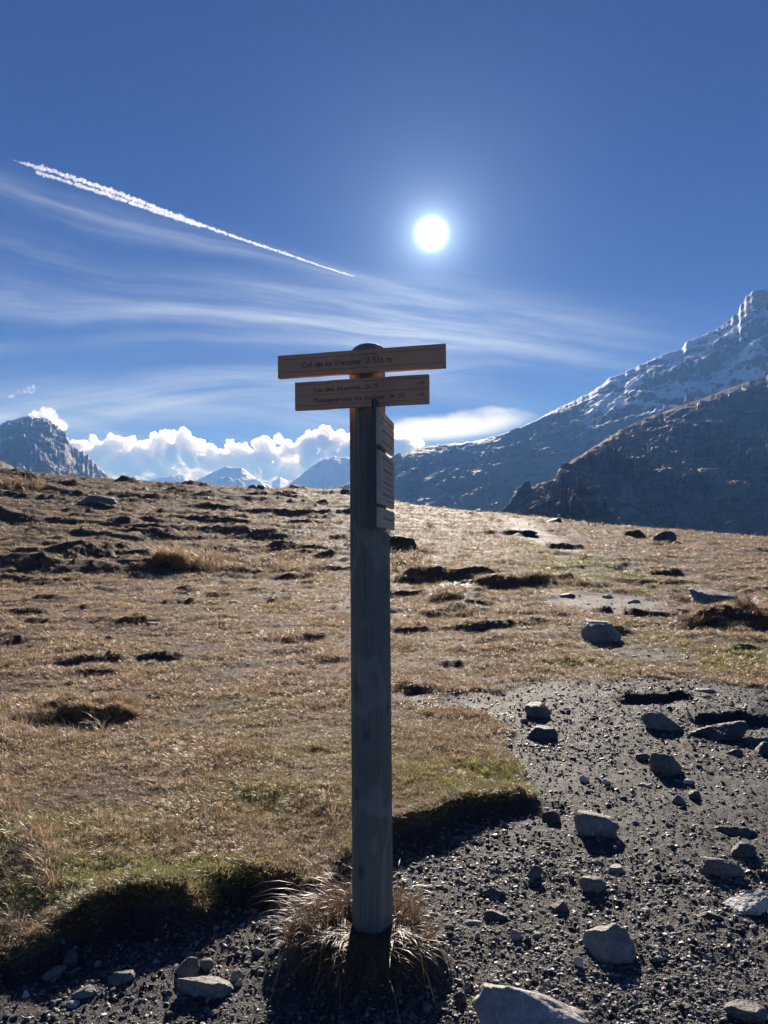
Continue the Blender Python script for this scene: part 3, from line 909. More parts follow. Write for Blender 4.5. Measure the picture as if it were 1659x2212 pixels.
def board_mesh(name, L, h, th, grooves, mat, seed):
    """plank with engraved lines across its face; face at y=0, x 0..L, z 0..h"""
    g = .0017
    prof = [(0, .0012), (.0012, 0)]
    for q in sorted(grooves): prof += [(q - g, 0), (q, g * 1.5), (q + g, 0)]
    prof += [(h - .0012, 0), (h, .0012), (h, th), (0, th)]
    prof = np.array(prof)
    xs = np.linspace(0, L, 14); V = []
    rg = np.random.default_rng(seed)
    for i, x in enumerate(xs):
        w = rg.normal() * .0004
        V += [(x, p[1], p[0] + w) for p in prof]
    n = len(prof); f = [(i * n + j, i * n + (j + 1) % n, (i + 1) * n + (j + 1) % n, (i + 1) * n + j) for i in range(len(xs) - 1) for j in range(n)]
    bm = bmesh.new(); vs = [bm.verts.new(v) for v in V]
    for q in f: bm.faces.new([vs[k] for k in q])
    bm.faces.new([vs[j] for j in range(n)][::-1]); bm.faces.new([vs[(len(xs) - 1) * n + j] for j in range(n)])
    bmesh.ops.recalc_face_normals(bm, faces=bm.faces)
    me = bpy.data.meshes.new(name); bm.to_mesh(me); bm.free(); me.materials.append(mat)
    return me


def arc(cx, cz, rx, rz, a0, a1, n=10):
    return [(cx + rx * math.cos(R(a0 + (a1 - a0) * i / n)), cz + rz * math.sin(R(a0 + (a1 - a0) * i / n))) for i in range(n + 1)]


XH = .62
B_ = lambda cx=.31: arc(cx, .31, .27, .30, 0, 360, 18)
GL = {
    'C': (.80, [arc(.46, .5, .42, .48, 48, 312, 16)]), 'o': (.66, [B_(.32)]), 'l': (.22, [[(.10, 0), (.10, 1)]]),
    'd': (.68, [B_(.32), [(.60, 0), (.60, 1)]]), 'e': (.64, [[(.06, .31), (.57, .31)] + arc(.31, .31, .27, .30, 0, 315, 15)]),
    'a': (.68, [B_(.32), [(.60, 0), (.60, XH)]]), 'V': (.78, [[(.03, 1), (.39, 0), (.75, 1)]]),
    'n': (.60, [[(.08, 0), (.08, XH)], [(.08, .34)] + arc(.29, .36, .21, .25, 180, 0, 8) + [(.50, 0)]]),
    'i': (.22, [[(.10, 0), (.10, XH)], [(.10, .80), (.10, .87)]]),
    's': (.50, [arc(.25, .46, .17, .15, 40, 270, 9) + arc(.25, .155, .19, .155, 90, -140, 9)]),
    '2': (.66, [arc(.32, .70, .26, .28, 165, -28, 10) + [(.06, 0), (.60, 0)]]),
    '5': (.66, [[(.54, 1), (.18, 1), (.13, .56)] + arc(.29, .32, .29, .31, 118, -150, 12)]),
    '1': (.40, [[(.06, .82), (.24, 1), (.24, 0)]]), '6': (.66, [[(.46, 1), (.10, .45)], arc(.33, .29, .28, .29, 0, 360, 18)]),
    'm': (.92, [[(.08, 0), (.08, XH)], [(.08, .34)] + arc(.26, .38, .18, .23, 180, 0, 8) + [(.44, 0)], [(.44, .34)] + arc(.62, .38, .18, .23, 180, 0, 8) + [(.80, 0)]]),
    'L': (.54, [[(.10, 1), (.10, 0), (.48, 0)]]), 'c': (.56, [arc(.32, .31, .27, .30, 45, 315, 12)]),
    'A': (.80, [[(.03, 0), (.40, 1), (.77, 0)], [(.16, .33), (.64, .33)]]), 't': (.36, [[(.17, 0), (.17, .92)], [(.02, XH), (.33, XH)]]),
    '0': (.70, [arc(.34, .5, .27, .5, 0, 360, 20)]), 'h': (.60, [[(.08, 0), (.08, 1)], [(.08, .34)] + arc(.29, .36, .21, .25, 180, 0, 8) + [(.50, 0)]]),
    'P': (.60, [[(.10, 0), (.10, 1), (.30, 1)] + arc(.30, .75, .24, .25, 90, -90, 9) + [(.10, .5)]]),
    'r': (.40, [[(.08, 0), (.08, XH)], [(.08, .38)] + arc(.27, .38, .19, .23, 180, 65, 6)]),
    'g': (.68, [B_(.32), [(.60, XH), (.60, -.10)] + arc(.34, -.08, .26, .22, 0, -150, 9)]),
    'p': (.68, [B_(.36), [(.08, XH), (.08, -.32)]]), '3': (.62, [arc(.28, .74, .23, .26, 150, -80, 10) + arc(.28, .26, .27, .27, 85, -150, 11)]),
    '.': (.24, [[(.11, 0), (.11, .05)]]), ' ': (.34, []),
}


def strokes_mesh(name, polys, wd, th, mat):
    bm = bmesh.new()
    for pl in polys:
        p = np.array(pl, float)
        if len(p) < 2: continue
        closed = np.hypot(*(p[0] - p[-1])) < 1e-6
        d = np.gradient(p, axis=0)
        if closed: d[0] = d[-1] = p[1] - p[-2]
        seg = np.diff(p, axis=0); seg /= np.linalg.norm(seg, axis=1)[:, None] + 1e-9
        nrm = []
        for i in range(len(p)):
            a = seg[i - 1] if i > 0 else (seg[-1] if closed else seg[0]); b = seg[i] if i < len(seg) else (seg[0] if closed else seg[-1])
            m = a + b; m = m / (np.linalg.norm(m) + 1e-9); k = 1 / max(.45, abs(m @ b)); nrm.append(np.array([-m[1], m[0]]) * k)
        lo = [bm.verts.new((q[0] - n[0] * wd / 2, 0, q[1] - n[1] * wd / 2)) for q, n in zip(p, nrm)]
        hi = [bm.verts.new((q[0] + n[0] * wd / 2, 0, q[1] + n[1] * wd / 2)) for q, n in zip(p, nrm)]
        for i in range(len(p) - 1): bm.faces.new((lo[i], lo[i + 1], hi[i + 1], hi[i]))
    ret = bmesh.ops.extrude_face_region(bm, geom=list(bm.faces))
    for v in ret['geom']:
        if isinstance(v, bmesh.types.BMVert): v.co.y -= th
    bmesh.ops.recalc_face_normals(bm, faces=bm.faces)
    me = bpy.data.meshes.new(name); bm.to_mesh(me); bm.free(); me.materials.append(mat)
    return me


def text_polys(txt, cap, length):
    polys = []; x = 0
    for ch in txt:
        w, ps = GL[ch]
        polys += [[(x + a, b) for a, b in pl] for pl in ps]; x += w + .06
    k = length / x
    return [[(a * k, b * cap) for a, b in pl] for pl in polys]


def screw_mesh():
    bm = bmesh.new()
    bmesh.ops.create_cone(bm, cap_ends=True, segments=12, radius1=.0042, radius2=.0034, depth=.0016, matrix=Matrix.Rotation(R(90), 4, 'X'))
    me = bpy.data.meshes.new('screw'); bm.to_mesh(me); bm.free(); me.materials.append(M['metal'])
    return me


SCREW = screw_mesh()


def front_board(s0, s1, z0, z1, grooves, label, seed):
    p = S0 + BT * s0
    h = z1 - z0
    b = obj('sign_board', board_mesh('sign_board', s1 - s0, h, .021, [h * g for g in grooves], M['board'], seed))
    in_root(b, frame((p[0], p[1], CAM_Z + z0), BT, BN)); b['label'] = label
    for sx in (-.046, .001):
        for g in (grooves[0], grooves[-1]):
            s = obj('screw', SCREW, b, (sx - s0, -.0007, h * g))
    return b


def letters(b, name, txt, s0, s1, z, cap, board_s0, board_z0, wd, label):
    o = obj(name, strokes_mesh(name, text_polys(txt, cap, s1 - s0), wd, .0006, M['ink']), b, (s0 - board_s0, -.0002, z - board_z0))
    o['label'] = label
    return o


b1 = front_board(-.321, .2765, .5405, .6200, (.225, .80), 'long brown top board reading Col de la Vanoise 2 516 m', 1)
letters(b1, 'lettering', 'Col de la Vanoise  2 516 m', -.231, .0972, .5715, .0190, -.321, .5405, .0024, 'dark lettering Col de la Vanoise 2 516 m')
b2 = front_board(-.2567, .219, .4245, .5220, (.14, .51, .894), 'shorter brown board below with two lines and two arrows', 2)
letters(b2, 'lettering', 'Lac des Assiettes  0h.15', -.1856, .0485, .4846, .0146, -.2567, .4245, .0019, 'upper line Lac des Assiettes 0h.15')
letters(b2, 'lettering', 'Pralognan par les Arollais  3h 00', -.1856, .1403, .4477, .0146, -.2567, .4245, .0019, 'lower line Pralognan par les Arollais 3h 00')
for az_ in (.4935, .4555):
    ar = [[(0, 0), (.0245, 0)], [(.0155, .0085), (.0245, 0), (.0155, -.0085)]]
    obj('arrow', strokes_mesh('arrow', ar, .0017, .0006, M['ink']), b2, (.1793 + .2567, -.0002, az_ - .4245))


def side_board(v0, v1, rows, mat, label, seed, L=.315, shift=.0):
    z1 = (HORIZON - v0) / 1659 * 2.53; z0 = (HORIZON - v1) / 1659 * 2.53
    h = z1 - z0
    b = obj('sign_board', board_mesh('sign_board', L, h, .012, [h * g for g in rows[0]], mat, seed))
    p = P0 + ST * shift
    m = frame((p[0], p[1], CAM_Z + z0), ST, SN) @ Matrix.Rotation(R(1.9), 4, 'Y')
    in_root(b, m); b['label'] = label
    rg = np.random.default_rng(seed)
    for q in rows[1]:
        dashes = []
        x = .05
        while x < L * .86:
            w = rg.uniform(.006, .02); dashes.append([(x, h * q + rg.normal() * .0006), (x + w, h * q + rg.normal() * .0006)]); x += w + rg.uniform(.004, .012)
        o = obj('lettering', strokes_mesh('lettering', dashes, .007, .0005, M['faded_ink']), b, (0, -.0002, 0)); o['label'] = 'faded lettering seen edge on'
        o['kind'] = 'stuff'
    for sx in (L * .47,):
        for g in (.08, .92): obj('screw', SCREW, b, (sx, -.0007, h * g))
    return b


side_board(878, 959, ((.30, .62), (.16, .46, .80)), M['board_pale'], 'topmost side board seen edge on with three faded rows', 11)
side_board(970.5, 1088, ((.10, .33, .56, .80), (.21, .44, .68, .89)), M['board_pale'], 'tall middle side board seen edge on with four faded rows', 12)
side_board(1095.5, 1139.5, ((.22, .80), (.5,)), M['board_pale'], 'small lowest side board seen edge on', 13)
zb0 = (HORIZON - 1141) / 1659 * 2.53; zb1 = (HORIZON - 860) / 1659 * 2.53
bt = obj('batten', box_mesh('batten', (0, .0125, 0), (.055, .0255, zb1 - zb0), M['batten']))
in_root(bt, frame((P0[0], P0[1], CAM_Z + zb0), ST, SN)); bt['label'] = 'dark upright batten behind the side boards'

# ------------------------------------------------------------------ rocks
_ICO = {}


def ico(sub):
    if sub not in _ICO:
        bm = bmesh.new(); bmesh.ops.create_icosphere(bm, subdivisions=sub, radius=1.0)
        _ICO[sub] = (np.array([v.co[:] for v in bm.verts]), np.array([[v.index for v in f.verts] for f in bm.faces])); bm.free()
    return _ICO[sub]


def rock_mesh(name, seed, dims, mat, sub=4, cuts=9, rough=.10, cutmin=.55, lean=(0, 0), top=None, strata=0.0, sq=0, tp=0):
    v, f = ico(sub); v = v.copy(); rg = np.random.default_rng(seed)
    if sq: v = np.sign(v) * np.abs(v) ** sq
    v = v * (1 + .16 * fbm3(v * 1.1 + seed * 3.1, 2, 5)[:, None])
    for k in range(cuts + 6 if cuts > 4 else cuts):
        d = rg.normal(size=3); d[2] = abs(d[2]) * .8 - .1; d /= np.linalg.norm(d)
        lim = rg.uniform(cutmin - .06, .90)
        e = v @ d - lim
        v = v - np.where(e > 0, e * .93, 0)[:, None] * d
    if top is not None:
        e = v[:, 2] - top; v[:, 2] -= np.where(e > 0, e * .9, 0)
    q = v * 1.9 + seed * 1.7
    v = v * (1 + rough * fbm3(q, 5, 3, .6) + (.05 * fbm3(q * 5, 3, 8, .6) if sub > 3 else 0))[:, None]
    if strata:
        w = perlin3(np.stack([v[:, 0] * .8, v[:, 1] * .8, v[:, 2] * 9 + seed], -1), 6)
        v[:, :2] *= (1 + strata * w)[:, None]
    if tp: v[:, 2] = np.where(v[:, 2] > -.2, (v[:, 2] + .2) * (1 + tp * np.clip(v[:, 0], -1, 1)) - .2, v[:, 2])
    v[:, 0] += v[:, 2] * lean[0]; v[:, 1] += v[:, 2] * lean[1]
    lo = v.min(0); hi = v.max(0)
    v = (v - (lo + hi) / 2) / (hi - lo) * np.asarray(dims)
    me = mesh_from(name, v, f, True, None, mat)
    return me


# pixel of the near foot, width and height in the picture, depth as a share of the width
ROCKS = [
    # u, v_foot, w, h, dep, mat, seed, cuts, cutmin, lean, strata, rotation, label
    (1299, 1388, 84, 48, .85, 'rock_tan', 1, 8, .62, (0, .1), 0, 0, 'big squarish pale boulder on the dry grass casting a pointed shadow'),
    (1435, 1171, 52, 25, .7, 'rock_dark', 2, 7, .6, (.1, 0), .05, 0, 'lone dark boulder with a flat sloping top near the ridge'),
    (1161, 1552, 58, 34, .8, 'rock_brown', 3, 5, .7, (0, 0), 0, .3, 'rounded brown rock beside the tuft at the turf edge'),
    (1173, 1597, 70, 28, .7, 'rock_dark', 4, 8, .5, (.2, 0), .1, .1, 'flat dark slate rock just below the rounded brown rock'),
    (1428, 1577, 84, 55, .8, 'rock_grey', 5, 6, .55, (-.35, 0), 0, -.4, 'grey rock with a lit sloping facet, near the dark slate outcrop'),
    (1437, 1676, 72, 52, .8, 'rock_brown', 6, 9, .55, (-.3, 0), .12, -.5, 'hunched layered brown rock in the middle of the gravel'),
    (1288, 1806, 92, 56, .75, 'rock_tan', 7, 7, .5, (-.25, 0), 0, -.2, 'pale wedge rock with a pointed tip on the gravel'),
    (1556, 1898, 100, 40, .5, 'rock_brown', 8, 5, .6, (0, 0), .08, -.1, 'long lumpy dark rock with pale top lying on the gravel'),
    (1614, 1976, 100, 42, .55, 'rock_white', 9, 6, .5, (.2, 0), .03, -.2, 'flat white quartz rock near the right edge'),
    (1316, 2082, 114, 74, .8, 'rock_tan', 10, 4, .52, (0, .15), .07, .2, 'large angular grey rock with ridged top on the gravel'),
    (1146, 2262, 262, 120, .55, 'rock_white', 11, 2, .7, (-.2, 0), 0, .1, 'big smooth pale boulder cut by the bottom edge of the photo'),
    (1608, 1856, 54, 34, .7, 'rock_dark', 12, 6, .55, (0, 0), .08, .3, 'small dark mossy rock above the long lumpy rock'),
    (1467, 1738, 30, 22, .8, 'rock_brown', 13, 7, .5, (0, 0), 0, .2, 'small blocky brown rock below the hunched rock'),
    (1500, 1728, 26, 18, .8, 'rock_dark', 14, 5, .6, (0, 0), 0, .2, 'small dark rock right of the small blocky brown rock'),
    (1190, 1778, 40, 28, .7, 'rock_dark', 15, 6, .6, (0, 0), 0, 0, 'dark rounded rock left of the pale wedge rock'),
    (1152, 1898, 36, 30, .4, 'rock_brown', 16, 8, .45, (.5, 0), 0, .4, 'leaning brown shard on the gravel right of the post'),
    (1331, 1887, 40, 16, .6, 'rock_tan', 17, 6, .5, (0, 0), 0, -.1, 'flat pale rock between the wedge rock and the large angular rock'),
    (1281, 1930, 56, 32, .7, 'rock_brown', 18, 5, .6, (0, 0), 0, 0, 'dark earthy lump on the gravel above the large angular rock'),
    (1115, 2032, 26, 22, .8, 'rock_tan', 19, 7, .5, (0, 0), 0, 0, 'small pale stone left of the large angular rock'),
    (1204, 1972, 50, 24, .6, 'rock_dark', 20, 7, .5, (.2, 0), .1, 0, 'flat dark shale rock between the post and the large angular rock'),
    (1531, 1986, 56, 16, .5, 'rock_dark', 21, 7, .5, (0, 0), .1, -.15, 'thin dark slate piece left of the flat white quartz rock'),
    (1250, 2090, 20, 20, .8, 'rock_white', 22, 7, .5, (0, 0), 0, 0, 'little white stone touching the left foot of the large angular rock'),
    (1590, 1806, 90, 20, .4, 'rock_dark', 23, 6, .5, (0, 0), .12, .05, 'long thin slate slab lying above the small mossy rock'),
    (1652, 1632, 40, 30, .8, 'rock_dark', 24, 6, .55, (0, 0), .05, 0, 'dark blocky rock at the right edge beside the gravel'),
    (1612, 2212, 90, 36, .6, 'rock_brown', 25, 6, .6, (0, 0), 0, -.1, 'low brown rock in the bottom right corner'),
    (994, 2168, 28, 26, .7, 'rock_dark', 26, 7, .5, (0, 0), 0, .3, 'small dark rock at the left tip of the big smooth pale boulder'),
    (1022, 1998, 40, 10, .5, 'rock_tan', 27, 6, .5, (0, 0), 0, 0, 'thin flat pale stone just right of the grass tussock'),
    (1388, 1643, 30, 14, .6, 'rock_dark', 28, 6, .5, (0, 0), .1, 0, 'flat dark stone left of the hunched layered rock'),
    (1262, 1690, 20, 14, .7, 'rock_white', 29, 7, .5, (0, 0), 0, 0, 'small white stone above the pale wedge rock'),
    (1064, 1940, 64, 26, .6, 'rock_dark', 30, 6, .55, (.2, 0), .1, .1, 'dark shale hump on the gravel right of the post'),
    (1066, 1988, 60, 20, .6, 'rock_dark', 31, 6, .55, (0, 0), .1, -.1, 'lower dark shale hump right of the grass tussock'),
    (1568, 1600, 90, 44, .8, 'rock_dark', 32, 9, .45, (.25, 0), .14, .1, 'jagged dark slate outcrop right of the grey faceted rock'),
    (1520, 1592, 66, 24, .6, 'rock_dark', 33, 8, .45, (.25, 0), .14, .1, 'low slate ledge at the foot of the jagged outcrop'),
    (1628, 1606, 70, 20, .6, 'rock_dark', 34, 8, .45, (.2, 0), .14, .0, 'flat slate shelf at the right end of the jagged outcrop'),
    (1585, 1632, 40, 14, .6, 'rock_dark', 35, 7, .45, (.2, 0), .1, .0, 'small slate piece below the jagged outcrop'),
    (402, 2116, 56, 44, .7, 'rock_grey', 36, 8, .5, (.2, 0), 0, .1, 'grey block of stone under the left turf bank'),
    (446, 2097, 30, 26, .7, 'rock_grey', 37, 7, .5, (0, 0), 0, .5, 'small grey stone leaning on the turf bank shadow'),
    (442, 2158, 122, 44, .45, 'rock_tan', 38, 8, .48, (-.3, 0), .04, -.15, 'long pale wedge of rock beside the yellow grass clump'),
    (511, 2120, 28, 24, .7, 'rock_tan', 39, 7, .5, (0, 0), 0, 0, 'small pale stone right of the long pale wedge'),
    (515, 2130, 18, 14, .7, 'rock_white', 40, 7, .5, (0, 0), 0, 0, 'tiny white stone between the long wedge and the yellow grass'),
    (116, 2120, 50, 26, .7, 'rock_tan', 41, 7, .5, (.2, 0), 0, .1, 'pale lump of stone in the gravel at lower left'),
    (264, 2126, 54, 26, .7, 'rock_grey', 42, 7, .5, (0, 0), .05, -.3, 'layered grey stone between the pale lump and the grey block'),
    (152, 2086, 30, 34, .7, 'rock_dark', 43, 6, .55, (0, 0), 0, 0, 'upright dark stone under the left turf bank'),
    (183, 2156, 54, 20, .6, 'rock_grey', 44, 7, .5, (0, 0), .04, .1, 'broad flat grey stone low in the left gravel'),
    (56, 2156, 18, 16, .7, 'rock_white', 45, 7, .5, (0, 0), 0, 0, 'bright white stone at the lower left edge'),
    (158, 2178, 34, 14, .6, 'rock_white', 46, 6, .5, (0, 0), 0, .1, 'flat whitish stone at the bottom left'),
    (586, 1305, 20, 12, .8, 'rock_grey', 47, 6, .6, (0, 0), 0, 0, 'small round grey stone alone in the meadow left of the post'),
    (235, 1386, 20, 14, .8, 'rock_grey', 48, 6, .6, (0, 0), 0, 0, 'small grey stone in the meadow above the dark hollow'),
    (234, 1416, 14, 12, .8, 'rock_dark', 49, 6, .6, (0, 0), 0, 0, 'dark stone perched over the dark hollow'),
    (505, 1304, 22, 6, .8, 'rock_white', 50, 6, .5, (0, 0), 0, 0, 'thin white stone lying in the meadow left of the post'),
    (146, 1520, 14, 10, .8, 'rock_dark', 51, 6, .6, (0, 0), 0, 0, 'dark stone above the grassy hollow on the left'),
    (332, 1353, 30, 10, .8, 'rock_tan', 52, 6, .5, (0, 0), 0, 0, 'pale flat stone on top of the dark tussock'),
    (1225, 1290, 34, 8, .7, 'rock_grey', 53, 6, .5, (0, 0), 0, 0, 'flat grey stone set in the trodden path'),
    (1370, 1302, 26, 7, .7, 'rock_white', 54, 6, .5, (0, 0), 0, 0, 'white flat stone on the path left of the slab'),
    (1312, 1292, 24, 7, .7, 'rock_white', 55, 6, .5, (0, 0), 0, 0, 'small white stone in the middle of the upper path'),
    (1017, 1109, 12, 5, .8, 'rock_white', 56, 6, .5, (0, 0), 0, 0, 'bright white stone on the ridge line'),
    (1192, 1128, 44, 11, .7, 'rock_dark', 57, 6, .5, (.3, 0), .05, 0, 'flat slate stone beside the upper path at the ridge'),
    (1150, 1152, 24, 8, .8, 'rock_white', 58, 6, .5, (0, 0), 0, 0, 'wet pale stone in the gully of the upper path'),
    (546, 1057, 22, 10, .8, 'rock_dark', 59, 6, .6, (0, 0), 0, 0, 'dark boulder on the ridge skyline, left of a pair'),
    (562, 1057, 20, 12, .8, 'rock_dark', 60, 6, .6, (0, 0), 0, 0, 'dark boulder on the ridge skyline, right of a pair'),
    (196, 1092, 110, 44, .6, 'rock_brown', 61, 12, .45, (.3, .2), .08, 0, 'grey rock outcrop set into the brown hillside'),
    (1395, 1702, 24, 9, .7, 'rock_white', 62, 6, .5, (0, 0), 0, 0, 'flat white stone below the hunched layered rock'),
    (1485, 1694, 22, 10, .7, 'rock_white', 63, 6, .5, (0, 0), 0, 0, 'white stone in the shadow of the hunched rock'),
    (1310, 1696, 18, 12, .7, 'rock_white', 64, 6, .5, (0, 0), 0, 0, 'white splinter beside the small white stone'),
    (1182, 2132, 16, 16, .7, 'rock_white', 65, 6, .5, (0, 0), 0, 0, 'little pale stone above the big smooth pale boulder'),
    (1386, 1545, 22, 9, .7, 'rock_dark', 66, 6, .5, (0, 0), .08, 0, 'flat dark stone left of the grey faceted rock'),
    (1522, 1495, 44, 9, .6, 'rock_tan', 67, 6, .5, (0, 0), 0, -.2, 'pale flat stone on the upper gravel near the moss'),
    (1134, 1562, 16, 10, .7, 'rock_grey', 68, 6, .5, (0, 0), 0, 0, 'grey stone left of the rounded brown rock'),
]


def place_rocks():
    a = np.array([(r[0], r[1]) for r in ROCKS], float)
    g = hit(a[:, 0], a[:, 1], Hz)
    for r, (x, y) in zip(ROCKS, g):
        u, v, w, h, dep, mat, seed, cuts, cm, lean, strata, rot, label = r
        wm = w / 1659 * y; hm = h / 1659 * y
        dm = wm * dep
        hm = max(hm - .30 * dm * (CAM_Z / max(y, 2)), hm * .55)
        me = rock_mesh('rock', seed, (wm, dm, hm * 1.36), M[mat], 5 if w > 80 else (4 if w > 40 else 3), cuts, .10 if w > 40 else .08, cm, lean, None, strata, .5 if seed in (1, 13, 24, 36) else 0, {7: -.62, 5: -.5, 38: -.5, 11: -.35, 10: .25, 4: -.4, 9: .3}.get(seed, 0))
        o = obj('rock', me)
        yc = y + dm * .45; xc = x * (yc / y)
        zc = float(Hz(np.array([xc]), np.array([y + dm * .2]))[0])
        o.location = (xc, yc, zc + hm * (.28 if seed != 61 else -.25)); o.rotation_euler = (0, 0, -math.atan2(x, y) * .5)
        o.rotation_euler[1] = rot * .5
        tag(o, label, 'rock')


place_rocks()

# the broad slab sunk in the turf
def place_slab():
    a, b, c = hit([1472, 1614, 1543], [1304, 1304, 1301], Hz)
    w = b[0] - a[0]; d = w * .85
    me = rock_mesh('slab', 71, (w * 1.45, d * 1.3, .34), M['rock_slab'], 5, 3, .04, .85, (0, 0), .5, .03, .4)
    o = obj('rock', me)
    z = float(Hz(c[:1], c[1:2])[0])
    o.location = (c[0], c[1], z + .01); o.rotation_euler = (R(9), R(3), R(-8))
    tag(o, 'broad flat grey slab sunk in the turf between reddish tufts', 'rock')


place_slab()

# ------------------------------------------------------------------ loose stones
BIG = [(r[0], r[1], r[2]) for r in ROCKS]
LAND = {'the pale wedge rock': (1288, 1790), 'the large angular rock': (1316, 2060), 'the big smooth boulder': (1146, 2200), 'the hunched layered rock': (1437, 1660),
        'the grey faceted rock': (1428, 1560), 'the flat white quartz rock': (1614, 1960), 'the long lumpy rock': (1556, 1880), 'the rounded brown rock': (1161, 1540),
        'the grass tussock': (900, 2050), 'the left turf bank': (300, 2060), 'the long pale wedge': (440, 2140), 'the turf corner': (1120, 1750), 'the slate outcrop': (1575, 1590)}


def loose_stones(n=228):
    rg = np.random.default_rng(21)
    variants = {k: [rock_mesh('stone', 300 + i * 7 + hash_, (1, dd, hh), M[k], 2, 7, .10, .5) for i, (dd, hh) in enumerate(((.7, .5), (.8, .32), (.55, .28), (.85, .6)))]
                for hash_, k in enumerate(('rock_grey', 'rock_tan', 'rock_dark', 'rock_white', 'rock_brown'))}
    kinds = ['rock_grey', 'rock_tan', 'rock_dark', 'rock_white', 'rock_brown']; wts = [.36, .22, .16, .10, .16]
    cname = {'rock_grey': 'grey', 'rock_tan': 'pale', 'rock_dark': 'dark', 'rock_white': 'white', 'rock_brown': 'brown'}
    shape = ('blocky', 'low', 'flat', 'rounded')
    cand = np.stack([rg.uniform(-40, 1700, 6000), 1470 + 742 * rg.random(6000) ** .8], -1)
    g = hit(cand[:, 0], cand[:, 1], H0)
    z, dirt, green, sd = land(g[:, 0], g[:, 1])
    keep = (sd < -.04) & (dirt > .5)
    done = []; k = 0; made = {}
    for (u, v), (x, y), zz, ok in zip(cand, g, z, keep):
        if not ok or k >= n: continue
        w = 6 + 14 * rg.random() ** 3.0 + (v - 1470) / 742 * 7
        if any(abs(u - a) < b_w * .62 + w and -b_w * .55 - w < v - b < w * 1.2 for a, b, b_w in BIG): continue
        if any(math.hypot(u - a, (v - b) * 1.4) < (w + c) * .7 for a, b, c in done): continue
        if 610 < u < 945 and v > 1880: continue
        done.append((u, v, w)); k += 1
        mk = kinds[int(np.searchsorted(np.cumsum(wts), rg.random()))] if True else None
        si = int(rg.integers(4))
        s = w / 1659 * y
        o = obj('stone', variants[mk][si])
        o.scale = (s, s, s); o.location = (x, y, zz + s * (.10, .06, .05, .13)[si])
        o.rotation_euler = (rg.normal() * .22, rg.normal() * .22, rg.uniform(0, 6.28))
        lm = min(LAND, key=lambda q: math.hypot(LAND[q][0] - u, LAND[q][1] - v))
        a, b = LAND[lm]
        du, dv = u - a, v - b
        side = ('beyond' if dv < 0 else 'in front of') if abs(dv) > abs(du) * .8 else ('left of' if du < 0 else 'right of')
        size = 'small' if w < 16 else 'fist sized'
        made.setdefault((f'{size} {shape[si]} {cname[mk]} stone', f'{side} {lm}'), []).append((math.hypot(du, dv), o))
    order = ['closest', 'second closest', 'third closest', 'fourth closest', 'fifth closest', 'sixth closest', 'seventh closest', 'farthest']
    for (what, where), lst in made.items():
        lst.sort(key=lambda q: q[0])
        for i, (_, o) in enumerate(lst):
            lab = f'{what} on the gravel {where}' if len(lst) == 1 else f'{order[min(i, 7)]} {what} {where}'
            tag(o, lab, 'stone', 'loose stones on the gravel path')


loose_stones()


# ------------------------------------------------------------------ grass, gravel
def scatter(name, label, cat, pts, rot, scl, var, tint, sources):
    me = bpy.data.meshes.new(name)
    n = len(pts)
    me.vertices.add(n); me.vertices.foreach_set('co', np.asarray(pts, np.float32).ravel())
    for an, tp, av in (('rot', 'FLOAT_VECTOR', rot), ('scl', 'FLOAT_VECTOR', scl)):
        a = me.attributes.new(an, tp, 'POINT'); a.data.foreach_set('vector', np.asarray(av, np.float32).ravel())
    a = me.attributes.new('var', 'INT', 'POINT'); a.data.foreach_set('value', np.asarray(var, np.int32))
    a = me.attributes.new('tint', 'FLOAT', 'POINT'); a.data.foreach_set('value', np.asarray(tint, np.float32))
    o = obj(name, me); tag(o, label, cat, kind='stuff')
    ng = bpy.data.node_groups.new(name + '_nodes', 'GeometryNodeTree')
    ng.interface.new_socket('Geometry', in_out='INPUT', socket_type='NodeSocketGeometry')
    ng.interface.new_socket('Geometry', in_out='OUTPUT', socket_type='NodeSocketGeometry')
    N = ng.nodes; L = ng.links
    gi = N.new('NodeGroupInput'); go = N.new('NodeGroupOutput')
    ip = N.new('GeometryNodeInstanceOnPoints'); jn = N.new('GeometryNodeJoinGeometry')
    for s in reversed(sources):
        oi = N.new('GeometryNodeObjectInfo'); oi.inputs['Object'].default_value = s; oi.inputs['As Instance'].default_value = True
        L.new(oi.outputs['Geometry'], jn.inputs[0])
    def na(nm, tp):
        q = N.new('GeometryNodeInputNamedAttribute'); q.data_type = tp; q.inputs['Name'].default_value = nm
        return q.outputs['Attribute']
    L.new(gi.outputs[0], ip.inputs['Points']); L.new(jn.outputs[0], ip.inputs['Instance'])
    ip.inputs['Pick Instance'].default_value = True
    L.new(na('var', 'INT'), ip.inputs['Instance Index'])
    e2r = N.new('FunctionNodeEulerToRotation'); L.new(na('rot', 'FLOAT_VECTOR'), e2r.inputs[0]); L.new(e2r.outputs[0], ip.inputs['Rotation'])
    L.new(na('scl', 'FLOAT_VECTOR'), ip.inputs['Scale'])
    L.new(ip.outputs[0], go.inputs[0])
    md = o.modifiers.new('scatter', 'NODES'); md.node_group = ng
    return o


